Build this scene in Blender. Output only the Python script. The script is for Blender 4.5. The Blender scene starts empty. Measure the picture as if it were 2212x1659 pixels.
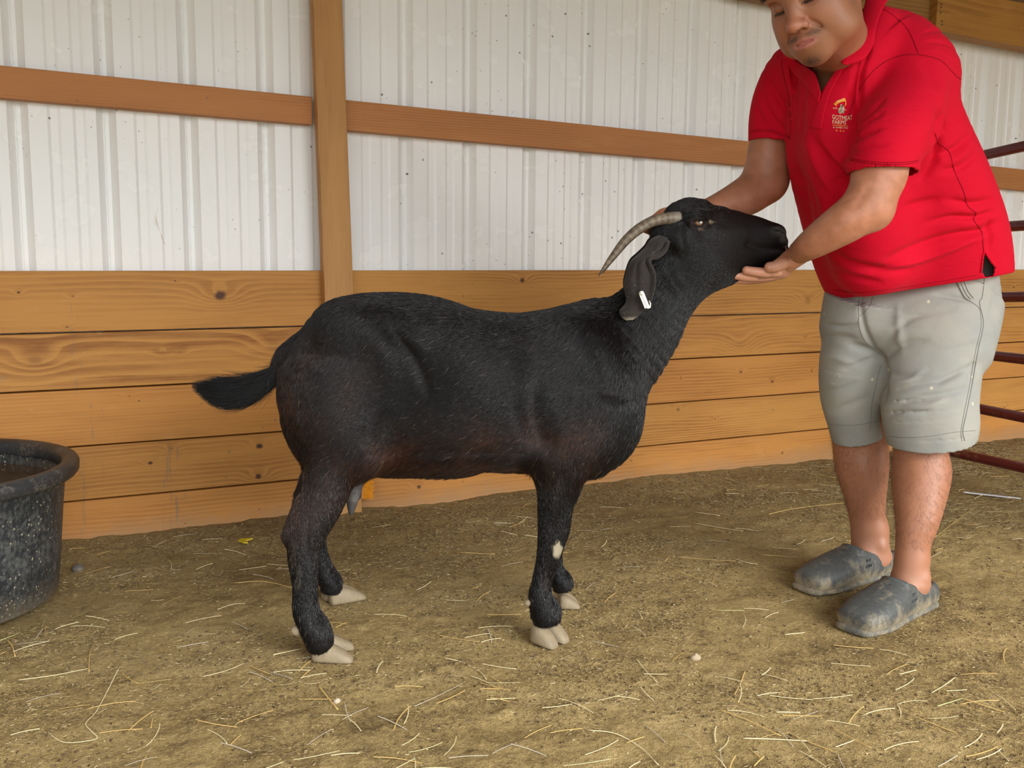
import bpy, bmesh, math, random
import numpy as np
from mathutils import Vector, Matrix
from mathutils.bvhtree import BVHTree

# ---------------------------------------------------------------- camera, sky, sun, exposure
CAM_H = 0.88                      # lens height above the barn floor
FPX = 2149.0                      # focal length in pixels of the 2212 px wide frame
RCAM = np.array([[0.89303344, -0.05230506, 0.4469401],
                 [-0.44989796, -0.12390193, 0.8844434],
                 [0.00911588, -0.99091498, -0.13418051]])   # columns: image right, image down, view axis
scene = bpy.context.scene
cam_d = bpy.data.cameras.new('camera'); cam = bpy.data.objects.new('camera', cam_d)
scene.collection.objects.link(cam)
cam_d.sensor_width = 36.0; cam_d.lens = FPX / 2212.0 * 36.0; cam_d.clip_start = 0.05
_m = np.eye(4); _m[:3, 0] = RCAM[:, 0]; _m[:3, 1] = -RCAM[:, 1]; _m[:3, 2] = -RCAM[:, 2]; _m[2, 3] = CAM_H
cam.matrix_world = Matrix(_m.tolist())
scene.camera = cam
scene.view_settings.view_transform = 'Standard'; scene.view_settings.look = 'None'
scene.view_settings.gamma = 1.0; scene.view_settings.use_curve_mapping = False
scene.view_settings.exposure = 0.62
world = bpy.data.worlds.new('overcast_sky'); scene.world = world; world.use_nodes = True
wn = world.node_tree
bg = wn.nodes['Background']
geo = wn.nodes.new('ShaderNodeNewGeometry'); sep = wn.nodes.new('ShaderNodeSeparateXYZ')
ramp = wn.nodes.new('ShaderNodeValToRGB')
tcw = wn.nodes.new('ShaderNodeTexCoord')
wn.links.new(tcw.outputs['Generated'], sep.inputs[0]); wn.links.new(sep.outputs[2], ramp.inputs[0])
ramp.color_ramp.elements[0].position = 0.0; ramp.color_ramp.elements[0].color = (0.62, 0.60, 0.54, 1)
ramp.color_ramp.elements[1].position = 0.06; ramp.color_ramp.elements[1].color = (0.89, 0.955, 1.0, 1)
wn.links.new(ramp.outputs[0], bg.inputs[0]); bg.inputs[1].default_value = 2.3
sun_d = bpy.data.lights.new('sun', 'SUN'); sun = bpy.data.objects.new('sun', sun_d); scene.collection.objects.link(sun)
sun_d.energy = 3.0; sun_d.angle = math.radians(38); sun_d.color = (1.0, 0.97, 0.92)
SUN_DIR = Vector((-0.16, 0.84, -0.50))      # travelling into the shed, downwards
sun.rotation_euler = SUN_DIR.to_track_quat('-Z', 'Y').to_euler()

# ---------------------------------------------------------------- small helpers
def ray(px, py):
    return RCAM @ np.array([px - 1106.0, py - 829.5, FPX])
def at(px, py, Y):                 # a point of the place at distance Y from the lens, measured square to the wall
    r = ray(px, py); p = r / r[1] * Y; return np.array([p[0], p[1], p[2] + CAM_H])
def onfloor(px, py, z=0.0):
    r = ray(px, py); p = r / r[2] * (z - CAM_H); return np.array([p[0], p[1], z])
def tag(o, label=None, cat=None, group=None, kind=None):
    if label: o['label'] = label
    if cat: o['category'] = cat
    if group: o['group'] = group
    if kind: o['kind'] = kind
    return o
def link(o, parent=None):
    scene.collection.objects.link(o)
    if parent is not None: o.parent = parent
    return o
def empty(name, loc=(0, 0, 0)):
    o = bpy.data.objects.new(name, None); o.location = loc; o.empty_display_size = 0.05
    return link(o)
def mesh_obj(name, verts, faces, mat=None, parent=None, smooth=True, origin=None):
    """verts in world space; the object's origin is put at origin (or at its parent's)."""
    v = np.asarray(verts, dtype=np.float64)
    base = np.zeros(3)
    q = parent
    while q is not None: base = base + np.array(q.location); q = q.parent
    o3 = np.array(origin) if origin is not None else base
    me = bpy.data.meshes.new(name)
    v = v - o3
    if isinstance(faces, np.ndarray) and faces.ndim == 2:
        n, k = faces.shape
        me.vertices.add(len(v)); me.vertices.foreach_set('co', v.astype(np.float32).ravel())
        me.loops.add(n * k); me.loops.foreach_set('vertex_index', faces.astype(np.int32).ravel())
        me.polygons.add(n); me.polygons.foreach_set('loop_start', np.arange(0, n * k, k, dtype=np.int32))
        me.polygons.foreach_set('loop_total', np.full(n, k, dtype=np.int32))
        me.update(calc_edges=True); me.validate()
    else:
        me.from_pydata(v.tolist(), [], [list(f) for f in faces]); me.update()
    if smooth: me.polygons.foreach_set('use_smooth', np.ones(len(me.polygons), dtype=bool))
    if mat: me.materials.append(mat)
    o = bpy.data.objects.new(name, me)
    link(o, parent)
    o.location = (o3 - base)
    return o
def thing(name, loc, label, cat, group=None):
    o = empty(name, loc); tag(o, label, cat, group); bpy.context.view_layer.update(); return o

class G:                           # collects boxes, tubes and lathes into one mesh
    def __init__(s): s.v = []; s.f = []
    def add(s, v, f):
        n = len(s.v); s.v += [tuple(p) for p in v]; s.f += [tuple(i + n for i in q) for q in f]; return s
    def box(s, a, b):
        x0, y0, z0 = a; x1, y1, z1 = b
        return s.hexa([(x0, y0, z0), (x1, y0, z0), (x1, y1, z0), (x0, y1, z0), (x0, y0, z1), (x1, y0, z1), (x1, y1, z1), (x0, y1, z1)])
    def hexa(s, c):                # eight corners, bottom ring then top ring
        return s.add(c, [(3, 2, 1, 0), (4, 5, 6, 7), (0, 1, 5, 4), (1, 2, 6, 5), (2, 3, 7, 6), (3, 0, 4, 7)])
    def tube(s, pts, r, seg=12, cap=True, flat=1.0):
        pts = [np.array(p, float) for p in pts]; n = len(pts); rs = r if hasattr(r, '__len__') else [r] * n
        up = np.array([0, 0, 1.0]); rings = []; prev = None
        for i, p in enumerate(pts):
            t = pts[min(i + 1, n - 1)] - pts[max(i - 1, 0)]; t = t / (np.linalg.norm(t) + 1e-12)
            a = np.cross(t, up) if prev is None else prev - t * np.dot(prev, t)
            if np.linalg.norm(a) < 1e-4: a = np.cross(t, np.array([0, 1.0, 0]))
            a = a / np.linalg.norm(a); prev = a; b = np.cross(t, a)
            rings.append([p + rs[i] * (a * math.cos(k * 2 * math.pi / seg) + b * flat * math.sin(k * 2 * math.pi / seg)) for k in range(seg)])
        v = [q for rg in rings for q in rg]; f = []
        for i in range(n - 1):
            for k in range(seg):
                f.append((i * seg + k, i * seg + (k + 1) % seg, (i + 1) * seg + (k + 1) % seg, (i + 1) * seg + k))
        if cap: f.append(tuple(range(seg - 1, -1, -1))); f.append(tuple((n - 1) * seg + k for k in range(seg)))
        return s.add(v, f)
    def lathe(s, c, prof, seg=64, closed=False):      # prof: (radius, z) from c
        v = []; f = []; n = len(prof)
        for k in range(seg):
            a = 2 * math.pi * k / seg
            for r, z in prof: v.append((c[0] + r * math.cos(a), c[1] + r * math.sin(a), c[2] + z))
        for k in range(seg):
            k2 = (k + 1) % seg
            for i in range(n if closed else n - 1):
                j = (i + 1) % n
                f.append((k * n + i, k2 * n + i, k2 * n + j, k * n + j))
        return s.add(v, f)
    def build(s, name, mat=None, parent=None, smooth=True, origin=None, bevel=0, auto=None, rough=0):
        o = mesh_obj(name, s.v, s.f, mat, parent, smooth, origin)
        if bevel:
            m = o.modifiers.new('bevel', 'BEVEL'); m.width = bevel; m.segments = 2; m.limit_method = 'ANGLE'; m.angle_limit = math.radians(40)
            m.harden_normals = False
        if auto: o.data.shade_smooth() if False else None
        return o

# ---------------------------------------------------------------- node helper
class NT:
    def __init__(s, name):
        s.m = bpy.data.materials.new(name); s.m.use_nodes = True; s.t = s.m.node_tree
        s.b = s.t.nodes['Principled BSDF']; s.out = s.t.nodes['Material Output']
        s.tc = s.t.nodes.new('ShaderNodeTexCoord'); s.obj = s.tc.outputs['Object']
        s.px = None
    def L(s, a, sock):
        if isinstance(a, bpy.types.NodeSocket): s.t.links.new(a, sock)
        elif a is not None: sock.default_value = a
    def new(s, typ, **kw):
        n = s.t.nodes.new(typ)
        for k, v in kw.items(): setattr(n, k, v)
        return n
    def math(s, op, a, b=None, c=None, clamp=False):
        n = s.new('ShaderNodeMath', operation=op, use_clamp=clamp); s.L(a, n.inputs[0])
        if b is not None: s.L(b, n.inputs[1])
        if c is not None: s.L(c, n.inputs[2])
        return n.outputs[0]
    def add(s, a, b): return s.math('ADD', a, b)
    def mul(s, a, b): return s.math('MULTIPLY', a, b)
    def sub(s, a, b): return s.math('SUBTRACT', a, b)
    def vmul(s, a, v):
        n = s.new('ShaderNodeVectorMath', operation='MULTIPLY'); s.L(a, n.inputs[0]); s.L(v, n.inputs[1]); return n.outputs[0]
    def vadd(s, a, v):
        n = s.new('ShaderNodeVectorMath', operation='ADD'); s.L(a, n.inputs[0]); s.L(v, n.inputs[1]); return n.outputs[0]
    def vlen(s, a):
        n = s.new('ShaderNodeVectorMath', operation='LENGTH'); s.L(a, n.inputs[0]); return n.outputs['Value']
    def xyz(s, v):
        n = s.new('ShaderNodeSeparateXYZ'); s.L(v, n.inputs[0]); return n.outputs
    def comb(s, x, y, z):
        n = s.new('ShaderNodeCombineXYZ'); s.L(x, n.inputs[0]); s.L(y, n.inputs[1]); s.L(z, n.inputs[2]); return n.outputs[0]
    def noise(s, vec, scale, detail=4, rough=0.55, dist=0.0, col=False):
        n = s.new('ShaderNodeTexNoise'); s.L(vec, n.inputs['Vector']); n.inputs['Scale'].default_value = scale
        n.inputs['Detail'].default_value = detail; n.inputs['Roughness'].default_value = rough; n.inputs['Distortion'].default_value = dist
        return n.outputs['Color'] if col else n.outputs[0]
    def voro(s, vec, scale, feature='F1', out='Distance', rnd=1.0):
        n = s.new('ShaderNodeTexVoronoi', feature=feature); s.L(vec, n.inputs['Vector']); n.inputs['Scale'].default_value = scale
        n.inputs['Randomness'].default_value = rnd
        return n.outputs[out]
    def ramp(s, fac, stops, interp='LINEAR'):
        n = s.new('ShaderNodeValToRGB'); cr = n.color_ramp; cr.interpolation = interp
        while len(cr.elements) < len(stops): cr.elements.new(0.5)
        for e, (p, c) in zip(cr.elements, stops):
            e.position = p; e.color = (c, c, c, 1) if not hasattr(c, '__len__') else (c[0], c[1], c[2], 1)
        s.L(fac, n.inputs[0]); return n.outputs[0]
    def smooth(s, x, a, b):
        n = s.new('ShaderNodeMapRange', interpolation_type='SMOOTHSTEP'); s.L(x, n.inputs[0]); s.L(a, n.inputs[1]); s.L(b, n.inputs[2]); return n.outputs[0]
    def mix(s, fac, a, b, mode='MIX'):
        n = s.new('ShaderNodeMix', data_type='RGBA', blend_type=mode); s.L(fac, n.inputs[0])
        def C(x): return (x[0], x[1], x[2], 1) if isinstance(x, (tuple, list)) else x
        s.L(C(a), n.inputs[6]); s.L(C(b), n.inputs[7]); return n.outputs[2]
    def bump(s, h, strength=0.5, dist=0.002, normal=None):
        n = s.new('ShaderNodeBump'); s.L(h, n.inputs['Height']); n.inputs['Strength'].default_value = strength; n.inputs['Distance'].default_value = dist
        if normal is not None: s.L(normal, n.inputs['Normal'])
        s.t.links.new(n.outputs[0], s.b.inputs['Normal']); return n.outputs[0]
    def attr(s, name, out='Color'):
        n = s.new('ShaderNodeAttribute', attribute_name=name); return n.outputs[out]
    def set(s, col=None, rough=None, spec=None, metal=None, sss=None, coat=None, sheen=None):
        def C(x): return (x[0], x[1], x[2], 1) if isinstance(x, (tuple, list)) else x
        if col is not None: s.L(C(col), s.b.inputs['Base Color'])
        if rough is not None: s.L(rough, s.b.inputs['Roughness'])
        if spec is not None: s.L(spec, s.b.inputs['Specular IOR Level'])
        if metal is not None: s.L(metal, s.b.inputs['Metallic'])
        if sss is not None:
            s.b.inputs['Subsurface Weight'].default_value = sss; s.b.inputs['Subsurface Radius'].default_value = (0.012, 0.005, 0.003); s.b.inputs['Subsurface Scale'].default_value = 1.0
        if coat is not None: s.b.inputs['Coat Weight'].default_value = coat
        if sheen is not None: s.b.inputs['Sheen Weight'].default_value = sheen
        return s.m
def plain(name, col, rough=0.5, spec=0.5, metal=0.0):
    return NT(name).set(col, rough, spec, metal)
def dusty(name, col, dust, amount=0.5, rough=0.5, scale=6.0, spec=0.5, bump=0.0):
    n = NT(name); a = n.noise(n.obj, scale, 6, 0.65); c = n.noise(n.obj, scale * 9, 5, 0.6)
    f = n.smooth(n.add(n.mul(a, 0.6), n.mul(c, 0.4)), 0.62 - 0.25 * amount, 0.80 - 0.2 * amount)
    n.set(n.mix(n.mul(f, min(1, amount + 0.3)), col, dust), n.add(n.mul(f, 0.3), rough), spec)
    if bump: n.bump(c, bump, 0.002)
    return n.m
# ---------------------------------------------------------------- wood
def wood(name, seed, axis='x', light=(0.515, 0.245, 0.056), dark=(0.255, 0.090, 0.016), freq=62.0, wob=0.035, knots=(), stains=(), bump=0.25, contrast=0.75, red=0.0, dirt=0.3, footdirt=None):
    """knots: (along, across, size, kind) in metres; grain lines bend round each knot. stains: (along, across0, across1, width, strength)."""
    n = NT(name); X = n.xyz(n.obj)
    al, ac = (X[0], X[2]) if axis == 'x' else (X[2], X[0])
    p = n.comb(n.add(al, seed * 7.31), n.add(ac, seed * 3.77), n.mul(X[1], 1.0))
    slow = n.noise(n.vmul(p, (0.9, 4.0, 4.0)), 1.0, 2, 0.5)
    mid = n.noise(n.vmul(p, (2.5, 22.0, 10.0)), 1.0, 3, 0.5)
    h = n.add(n.add(ac, n.mul(X[1], 0.5)), n.add(n.mul(slow, wob * 2.6), n.mul(mid, wob * 0.25)))
    core = None
    for (ka, kc, ks, kk) in knots:
        d = n.vlen(n.comb(n.mul(n.sub(al, ka), 0.55), n.sub(ac, kc), 0.0))
        e = n.math('POWER', 2.718, n.mul(n.math('POWER', n.math('DIVIDE', d, ks * 1.5), 2.0), -1.0))
        h = n.add(h, n.mul(e, ks * 1.4 + 0.010))
        d2 = n.vlen(n.comb(n.mul(n.sub(al, ka), 0.85), n.sub(ac, kc), 0.0))
        d2 = n.add(d2, n.mul(n.sub(n.noise(p, 60.0, 2), 0.5), ks * 0.5))
        q = n.mul(n.smooth(d2, ks * 0.75, ks * 0.30), kk)
        core = q if core is None else n.math('MAXIMUM', core, q)
    ring = n.math('FRACT', n.mul(h, freq))
    ring = n.mul(n.smooth(ring, 0.0, 0.62), n.smooth(ring, 1.0, 0.86))
    fibre = n.noise(n.vmul(p, (4.0, 330.0, 200.0)), 1.0, 3, 0.6)
    blot = n.noise(n.vmul(p, (1.7, 6.0, 6.0)), 1.0, 4, 0.6)
    ring = n.mul(ring, n.smooth(n.noise(n.vmul(p, (0.8, 7.0, 4.0)), 1.4, 3, .6), .34, .62))
    ring = n.mul(ring, n.add(.45, n.mul(n.noise(n.vmul(p, (14.0, 60.0, 10.0)), 1.0, 3, .6), 1.1)))
    fac = n.add(n.mul(ring, 0.58 * contrast), n.add(n.mul(n.sub(fibre, 0.5), 0.95), n.mul(n.sub(blot, 0.45), 0.9)))
    rl = (light[0] * (1 + 0.06 * red), light[1] * (1 - 0.16 * red), light[2] * (1 - 0.2 * red))
    col = n.mix(n.math('MULTIPLY', fac, 1.0, clamp=True), rl, dark)
    pale = n.smooth(n.noise(n.vmul(p, (3.0, 9.0, 9.0)), 1.3, 5, 0.6), 0.60, 0.78)
    col = n.mix(n.mul(pale, 0.30), col, (0.62, 0.36, 0.125))
    scf = n.smooth(n.noise(n.vmul(p, (22.0, 55.0, 20.0)), 1.0, 4, 0.7), 0.66, 0.74); scg = n.smooth(n.noise(n.vadd(p, (3, 3, 0)), 2.6, 2), 0.45, 0.62)
    col = n.mix(n.mul(n.mul(scf, scg), 0.55), col, (0.68, 0.46, 0.21))
    mud = n.smooth(n.noise(n.vmul(p, (1.0, 1.4, 1.0)), 7.0, 6, 0.7), 0.63, 0.72)
    col = n.mix(n.mul(mud, 0.55 * dirt), col, (0.27, 0.20, 0.13))
    sp = n.smooth(n.voro(p, 17.0), 0.10, 0.06)
    gate_ = n.smooth(n.noise(p, 5.0, 2), 0.52, 0.6)
    col = n.mix(n.mul(n.mul(sp, gate_), 0.55 * min(1, dirt * 2.5)), col, (0.20, 0.13, 0.08))
    for (sa, s0, s1, w, st) in stains:
        wav = n.mul(n.sub(n.noise(n.vmul(p, (6.0, 9.0, 1.0)), 3.0, 3), 0.5), 0.05)
        dx = n.math('ABSOLUTE', n.add(n.sub(al, sa), wav))
        drip = n.smooth(n.noise(n.comb(n.mul(al, 75.0), n.mul(ac, 7.0), 0.0), 1.0, 5, 0.7), 0.52, 0.62)
        f = n.mul(n.mul(n.smooth(dx, w, w * 0.4), drip), n.mul(n.smooth(ac, s0 - 0.02, s0 + 0.02), n.smooth(ac, s1 + 0.02, s1 - 0.02)))
        col = n.mix(n.mul(f, st), col, (0.20, 0.14, 0.09))
    if footdirt is not None:
        dn = n.add(ac, n.mul(n.sub(n.noise(p, 9.0, 5, 0.7), 0.5), 0.12))
        col = n.mix(n.mul(n.smooth(dn, footdirt + 0.05, footdirt - 0.05), 0.65), col, (0.33, 0.215, 0.12))
    if core is not None: col = n.mix(core, col, (0.085, 0.034, 0.014))
    n.set(col, n.add(0.52, n.mul(fibre, 0.18)), 0.35)
    n.bump(n.add(n.mul(fibre, 0.7), n.mul(ring, 0.25)), bump, 0.0010)
    return n.m

Y_SID, Y_BRD, Y_GIRT, Y_POST = 3.145, 3.098, 3.088, 3.058

# ---------------------------------------------------------------- ribbed steel siding (the back wall)
def siding():
    n = NT('white_ribbed_steel'); X = n.xyz(n.obj)
    b = n.noise(n.obj, 1.3, 3)
    col = n.mix(n.smooth(b, 0.35, 0.7), (0.90, 0.89, 0.875), (0.87, 0.885, 0.885))
    # fly specks, mud splashes, rubbed smears
    d1 = n.smooth(n.voro(n.vmul(n.obj, (1, 0, 1)), 19.0), 0.080, 0.060); g1 = n.smooth(n.noise(n.obj, 3.0, 2), 0.45, 0.6)
    col = n.mix(n.mul(d1, n.mul(g1, 0.85)), col, (0.05, 0.045, 0.04))
    d2 = n.smooth(n.voro(n.vmul(n.vadd(n.obj, (3.1, 0, 7.7)), (1, 0, 1)), 34.0), 0.085, 0.06); g2 = n.smooth(n.noise(n.vadd(n.obj, (9, 0, 0)), 4.0, 2), 0.50, 0.62)
    col = n.mix(n.mul(d2, n.mul(g2, 0.7)), col, (0.16, 0.12, 0.09))
    low = n.smooth(X[2], 1.30, 0.85)
    s = n.smooth(n.noise(n.vmul(n.obj, (1.0, 0.0, 0.55)), 11.0, 6, 0.75, 1.2), 0.655, 0.72)
    col = n.mix(n.mul(s, n.mul(low, 0.60)), col, (0.48, 0.38, 0.24))
    dust = n.smooth(n.noise(n.vmul(n.obj, (3.0, 0, 1.0)), 5.0, 6, 0.7), 0.50, 0.85)
    col = n.mix(n.mul(dust, n.mul(low, 0.22)), col, (0.60, 0.56, 0.48))
    n.set(col, n.add(0.20, n.mul(n.noise(n.obj, 8.0, 3), 0.12)), 0.5)
    n.bump(n.noise(n.vmul(n.obj, (1, 0, 0.6)), 4.0, 3), 0.10, 0.003)
    return n.m
rib0 = at(33.6, 584, Y_SID)[0]     # left shoulder of one big rib
prof = []
def rib_profile():
    P = 0.2286; pts = []
    for k in range(-9, 33):
        x = rib0 + k * P
        # big rib: a channel that steps back from the shed side; then two shallow ones
        pts += [(x, 0), (x + 0.019, 0.019), (x + 0.0205, 0.019), (x + 0.0215, 0.0165), (x + 0.0232, 0.0165), (x + 0.0242, 0.019), (x + 0.033, 0.019), (x + 0.0350, 0.019), (x + 0.054, 0)]
        for m in (0.101, 0.167):
            pts += [(x + m, 0), (x + m + 0.008, 0.0032), (x + m + 0.027, 0.0032), (x + m + 0.035, 0)]
    return pts
pf = rib_profile()
z0, z1 = -0.10, 2.05
v = []; f = []
for i, (x, d) in enumerate(pf):
    v += [(x, Y_SID + d, z0), (x, Y_SID + d, z1)]
for i in range(len(pf) - 1): f.append((2 * i, 2 * i + 2, 2 * i + 3, 2 * i + 1))
nb = len(v); xa, xb = pf[0][0], pf[-1][0]
v += [(xa, Y_SID + 0.03, z0), (xb, Y_SID + 0.03, z0), (xb, Y_SID + 0.03, z1), (xa, Y_SID + 0.03, z1)]
f.append((nb, nb + 3, nb + 2, nb + 1))
sid = mesh_obj('wall_back', v, f, siding(), smooth=False)
tag(sid, 'white ribbed steel siding behind the wooden boards, flecked with dirt', 'wall', kind='structure')

# ---------------------------------------------------------------- board kick wall
KX = lambda px, py: at(px, py, Y_BRD)
def kn(px, py, s, k=1.0): p = KX(px, py); return (p[0], p[2], s, k)
seams = [0.8088, 0.6360, 0.4700, 0.3050, 0.1420, -0.03]
seams = [CAM_H + z * (Y_BRD / 3.128) for z in (-0.0735, -0.2495, -0.4160, -0.5850, -0.7475, -0.93)]
post_l, post_r = at(676, 300, Y_POST)[0], at(748, 300, Y_POST)[0]
kick = empty('trim_1', (0, Y_BRD, 0)); tag(kick, 'stack of wide pine boards lining the foot of the white wall', 'board wall', kind='structure')
bpy.context.view_layer.update()
LK = [[kn(475, 638, 0.026), kn(40, 632, .006), kn(145, 706, .006, .6), kn(378, 606, .004), kn(157, 640, 0.006, .5)],
      [kn(75, 778, 0.026, 0.22), kn(590, 748, 0.03, 0.15), kn(352, 760, .010, .25), kn(390, 760, .008, .2)],
      [kn(280, 855, .006, .5), kn(435, 872, .006, .35), kn(300, 866, .004, .8)],
      [kn(561, 964, 0.015), kn(325, 1000, 0.010), kn(370, 970, .008, .3), kn(559, 1029, 0.015)],
      [kn(218, 1068, .004, .7), kn(400, 1130, .005, .6), kn(560, 1100, .006, .4)]]
RK = [[kn(1128, 606, 0.014), kn(1745, 650, 0.024, 0.30), kn(1000, 640, .004, .5), kn(2190, 620, .007)],
      [kn(1740, 730, .007, .3), kn(1600, 745, .03, .1), kn(1560, 700, .004, .5)],
      [kn(1600, 803, .010, .7), kn(1668, 824, .010, .75), kn(1753, 802, .006, .8), kn(1470, 817, .004, .8)],
      [kn(1465, 885, .012, .6), kn(1670, 885, .006, .7), kn(1545, 905, .006, .5), kn(2170, 880, .006)],
      [kn(1690, 978, 0.011, .6), kn(1363, 995, .006, .5), kn(905, 1052, .012, .9), kn(1000, 1040, .005, .6)]]
gap = 0.0022
for i in range(5):
    zt, zb = seams[i] - (0 if i == 0 else gap), seams[i + 1] + gap
    for side in (0, 1):
        xs = (-2.4, (post_l + post_r) / 2 + 0.005) if side == 0 else ((post_l + post_r) / 2 + 0.008, 6.8)
        kk = LK[i] if side == 0 else RK[i]
        st = []
        if side == 0:
            s1 = KX(375, 1000); s2 = KX(160, 700); s3 = KX(205, 850)
            st = [(s1[0], 0.0, s1[2] + 0.06, 0.05, 0.6), (s2[0], 0.0, s2[2] + 0.06, 0.012, 0.40), (s3[0], 0.2, s3[2] + 0.0, 0.018, 0.5)]
        m = wood('pine_board', 1.3 + i * 2.1 + side * 11.7, 'x', knots=kk, stains=st,
                 freq=(60, 38, 95, 80, 74)[i] if side == 0 else (72, 58, 84, 90, 78)[i], wob=(0.03, 0.06, 0.02, 0.03, 0.025)[i],
                 red=(0.1, 0.0, 0.35, 0.1, 0.4)[i] if side == 0 else (0.0, 0.1, 0.35, 0.0, 0.35)[i], dirt=(0.22, 0.4, 0.45, 0.6, 0.8)[i],
                 contrast=(0.75, 1.25, 0.7, 0.8, 0.7)[i] if side == 0 else (0.8, 1.0, 0.85, 0.9, 0.8)[i],
                 footdirt=0.04 if i == 4 else None)
        g = G(); dy = (0.000, 0.002, -0.001, 0.001, 0.0)[i]
        g.box((xs[0], Y_BRD + dy, zb), (xs[1], Y_BRD + 0.038, zt))
        g.build('board', m, kick, smooth=False, bevel=0.0022)

# ---------------------------------------------------------------- post, rails and header
post = thing('wooden_post', ((post_l + post_r) / 2, Y_POST, 0), 'upright square pine post in front of the white siding, behind the goat', 'post')
g = G(); xl0, xr0 = at(676, 0, Y_POST)[0], at(739.5, 0, Y_POST)[0]
xl1, xr1 = at(701, 630, Y_POST)[0], at(764, 630, Y_POST)[0]
zT, zB = at(700, 0, Y_POST)[2], at(700, 630, Y_POST)[2]
def px_at(z, which):
    a, b = ((xl0, xl1), (xr0, xr1))[which]; return a + (b - a) * (z - zT) / (zB - zT)
g.hexa([(px_at(-0.05, 0), Y_POST, -0.05), (px_at(-0.05, 1), Y_POST, -0.05), (px_at(-0.05, 1), Y_BRD - 0.002, -0.05), (px_at(-0.05, 0), Y_BRD - 0.002, -0.05),
        (px_at(2.0, 0), Y_POST, 2.0), (px_at(2.0, 1), Y_POST, 2.0), (px_at(2.0, 1), Y_BRD - 0.002, 2.0), (px_at(2.0, 0), Y_BRD - 0.002, 2.0)])
g.build('timber', wood('post_pine', 4.4, 'z', freq=210, wob=0.008, contrast=1.0, dirt=0.12, light=(0.53, 0.28, 0.098), dark=(0.30, 0.125, 0.034)), post, smooth=False, bevel=0.003)
def rail(pl, pr, top_l, bot_l, top_r, bot_r, Y, back, label, knots, seed, name='wooden_rail', cat='rail', mat=None):
    a, b, c, d = at(*top_l, Y), at(*bot_l, Y), at(*top_r, Y), at(*bot_r, Y)
    t = thing(name, tuple((np.array(b) + np.array(d)) / 2), label, cat)
    g = G()
    def zx(p, q, x): return p[2] + (q[2] - p[2]) * (x - p[0]) / (q[0] - p[0])
    g.hexa([(pl, Y, zx(b, d, pl)), (pr, Y, zx(b, d, pr)), (pr, back, zx(b, d, pr)), (pl, back, zx(b, d, pl)),
            (pl, Y, zx(a, c, pl)), (pr, Y, zx(a, c, pr)), (pr, back, zx(a, c, pr)), (pl, back, zx(a, c, pl))])
    g.build('timber', mat or wood('rail_pine', seed, 'x', knots=knots, freq=120, wob=0.012, contrast=0.7, red=0.5, dirt=0.35, light=(0.50, 0.235, 0.080), dark=(0.30, 0.11, 0.032)), t, smooth=False, bevel=0.002)
    return t
GK = lambda px, py, s, k=1.0: (at(px, py, Y_GIRT)[0], at(px, py, Y_GIRT)[2], s, k)
rail(-2.4, post_l + 0.01, (0, 141), (0, 211), (675, 209), (675, 269), Y_GIRT + 0.009, Y_SID - 0.001, 'reddish pine rail across the siding, left of the upright post',
     [GK(429, 222, .0095, .8), GK(207, 166, .005), GK(152, 182, .004), GK(346, 192, .005), GK(433, 187, .005), GK(86, 158, .0035), GK(397, 186, .003)], 8.8)
rail(post_r - 0.01, 6.8, (750, 216), (750, 281), (2212, 366), (2212, 411), Y_GIRT + 0.009, Y_SID - 0.001, 'reddish pine rail across the siding, running from the post behind the man',
     [GK(1044, 272, .0055, .9), GK(1091, 274, .0055, .9), GK(787, 233, .003), GK(904, 245, .003), GK(815, 260, .003), GK(1388, 306, .006), GK(1425, 293, .006), GK(1213, 285, .003), GK(1292, 289, .0035)], 3.1)
# header: two lapped planks under the roof edge
Yh = 3.00
hm = wood('header_pine', 6.2, 'x', freq=34, wob=0.05, contrast=0.9, dirt=0.05, light=(0.42, 0.200, 0.042), dark=(0.22, 0.085, 0.016), knots=[(at(2160, 28, Yh)[0], at(2160, 28, Yh)[2], .008, .8)])
hm2 = wood('header_pine_darker', 9.7, 'x', freq=60, wob=0.03, contrast=0.9, dirt=0.1, light=(0.31, 0.155, 0.042), dark=(0.18, 0.075, 0.018))
hj = at(2022, 60, Yh)[0]; hl = at(1640, 0, Yh + 0.03)
lowz = lambda x, Y: at(2024, 66, Y)[2] + (at(2212, 102.5, Y)[2] - at(2024, 66, Y)[2]) * (x - at(2024, 66, Y)[0]) / (at(2212, 102.5, Y)[0] - at(2024, 66, Y)[0])
def header(x0, x1, y0, y1, label, mat, nails):
    t = thing('header_beam', ((x0 + x1) / 2, (y0 + y1) / 2, lowz((x0 + x1) / 2, Yh)), label, 'beam')
    g = G(); a, b = lowz(x0, Yh), lowz(x1, Yh)
    g.hexa([(x0, y0, a), (x1, y0, b), (x1, y1, b), (x0, y1, a), (x0, y0, a + 0.24), (x1, y0, b + 0.24), (x1, y1, b + 0.24), (x0, y1, a + 0.24)])
    g.build('plank', mat, t, smooth=False, bevel=0.002)
    for (nx, ny) in nails:
        p = at(nx, ny, y0)
        q = G(); q.tube([(p[0], y0 + 0.004, p[2]), (p[0], y0 - 0.0006, p[2])], 0.0035, 10); q.build('nail_head', MNAIL, t)
MNAIL = plain('rusty_steel', (0.05, 0.035, 0.03), 0.6, 0.4, 0.5)
header(hj, 6.8, Yh, Yh + 0.075, 'long pale plank of the beam at the top corner, full of wavy grain', hm, [(2033, 9), (2033, 16), (2032, 27), (2035, 46), (2035, 53)])
header(at(1600, 0, Yh + 0.02)[0], hj + 0.0, Yh + 0.035, Yh + 0.095, 'darker lapped plank of the beam directly above the red shoulder', hm2, [(2012, 32), (2013, 9)])

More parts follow.
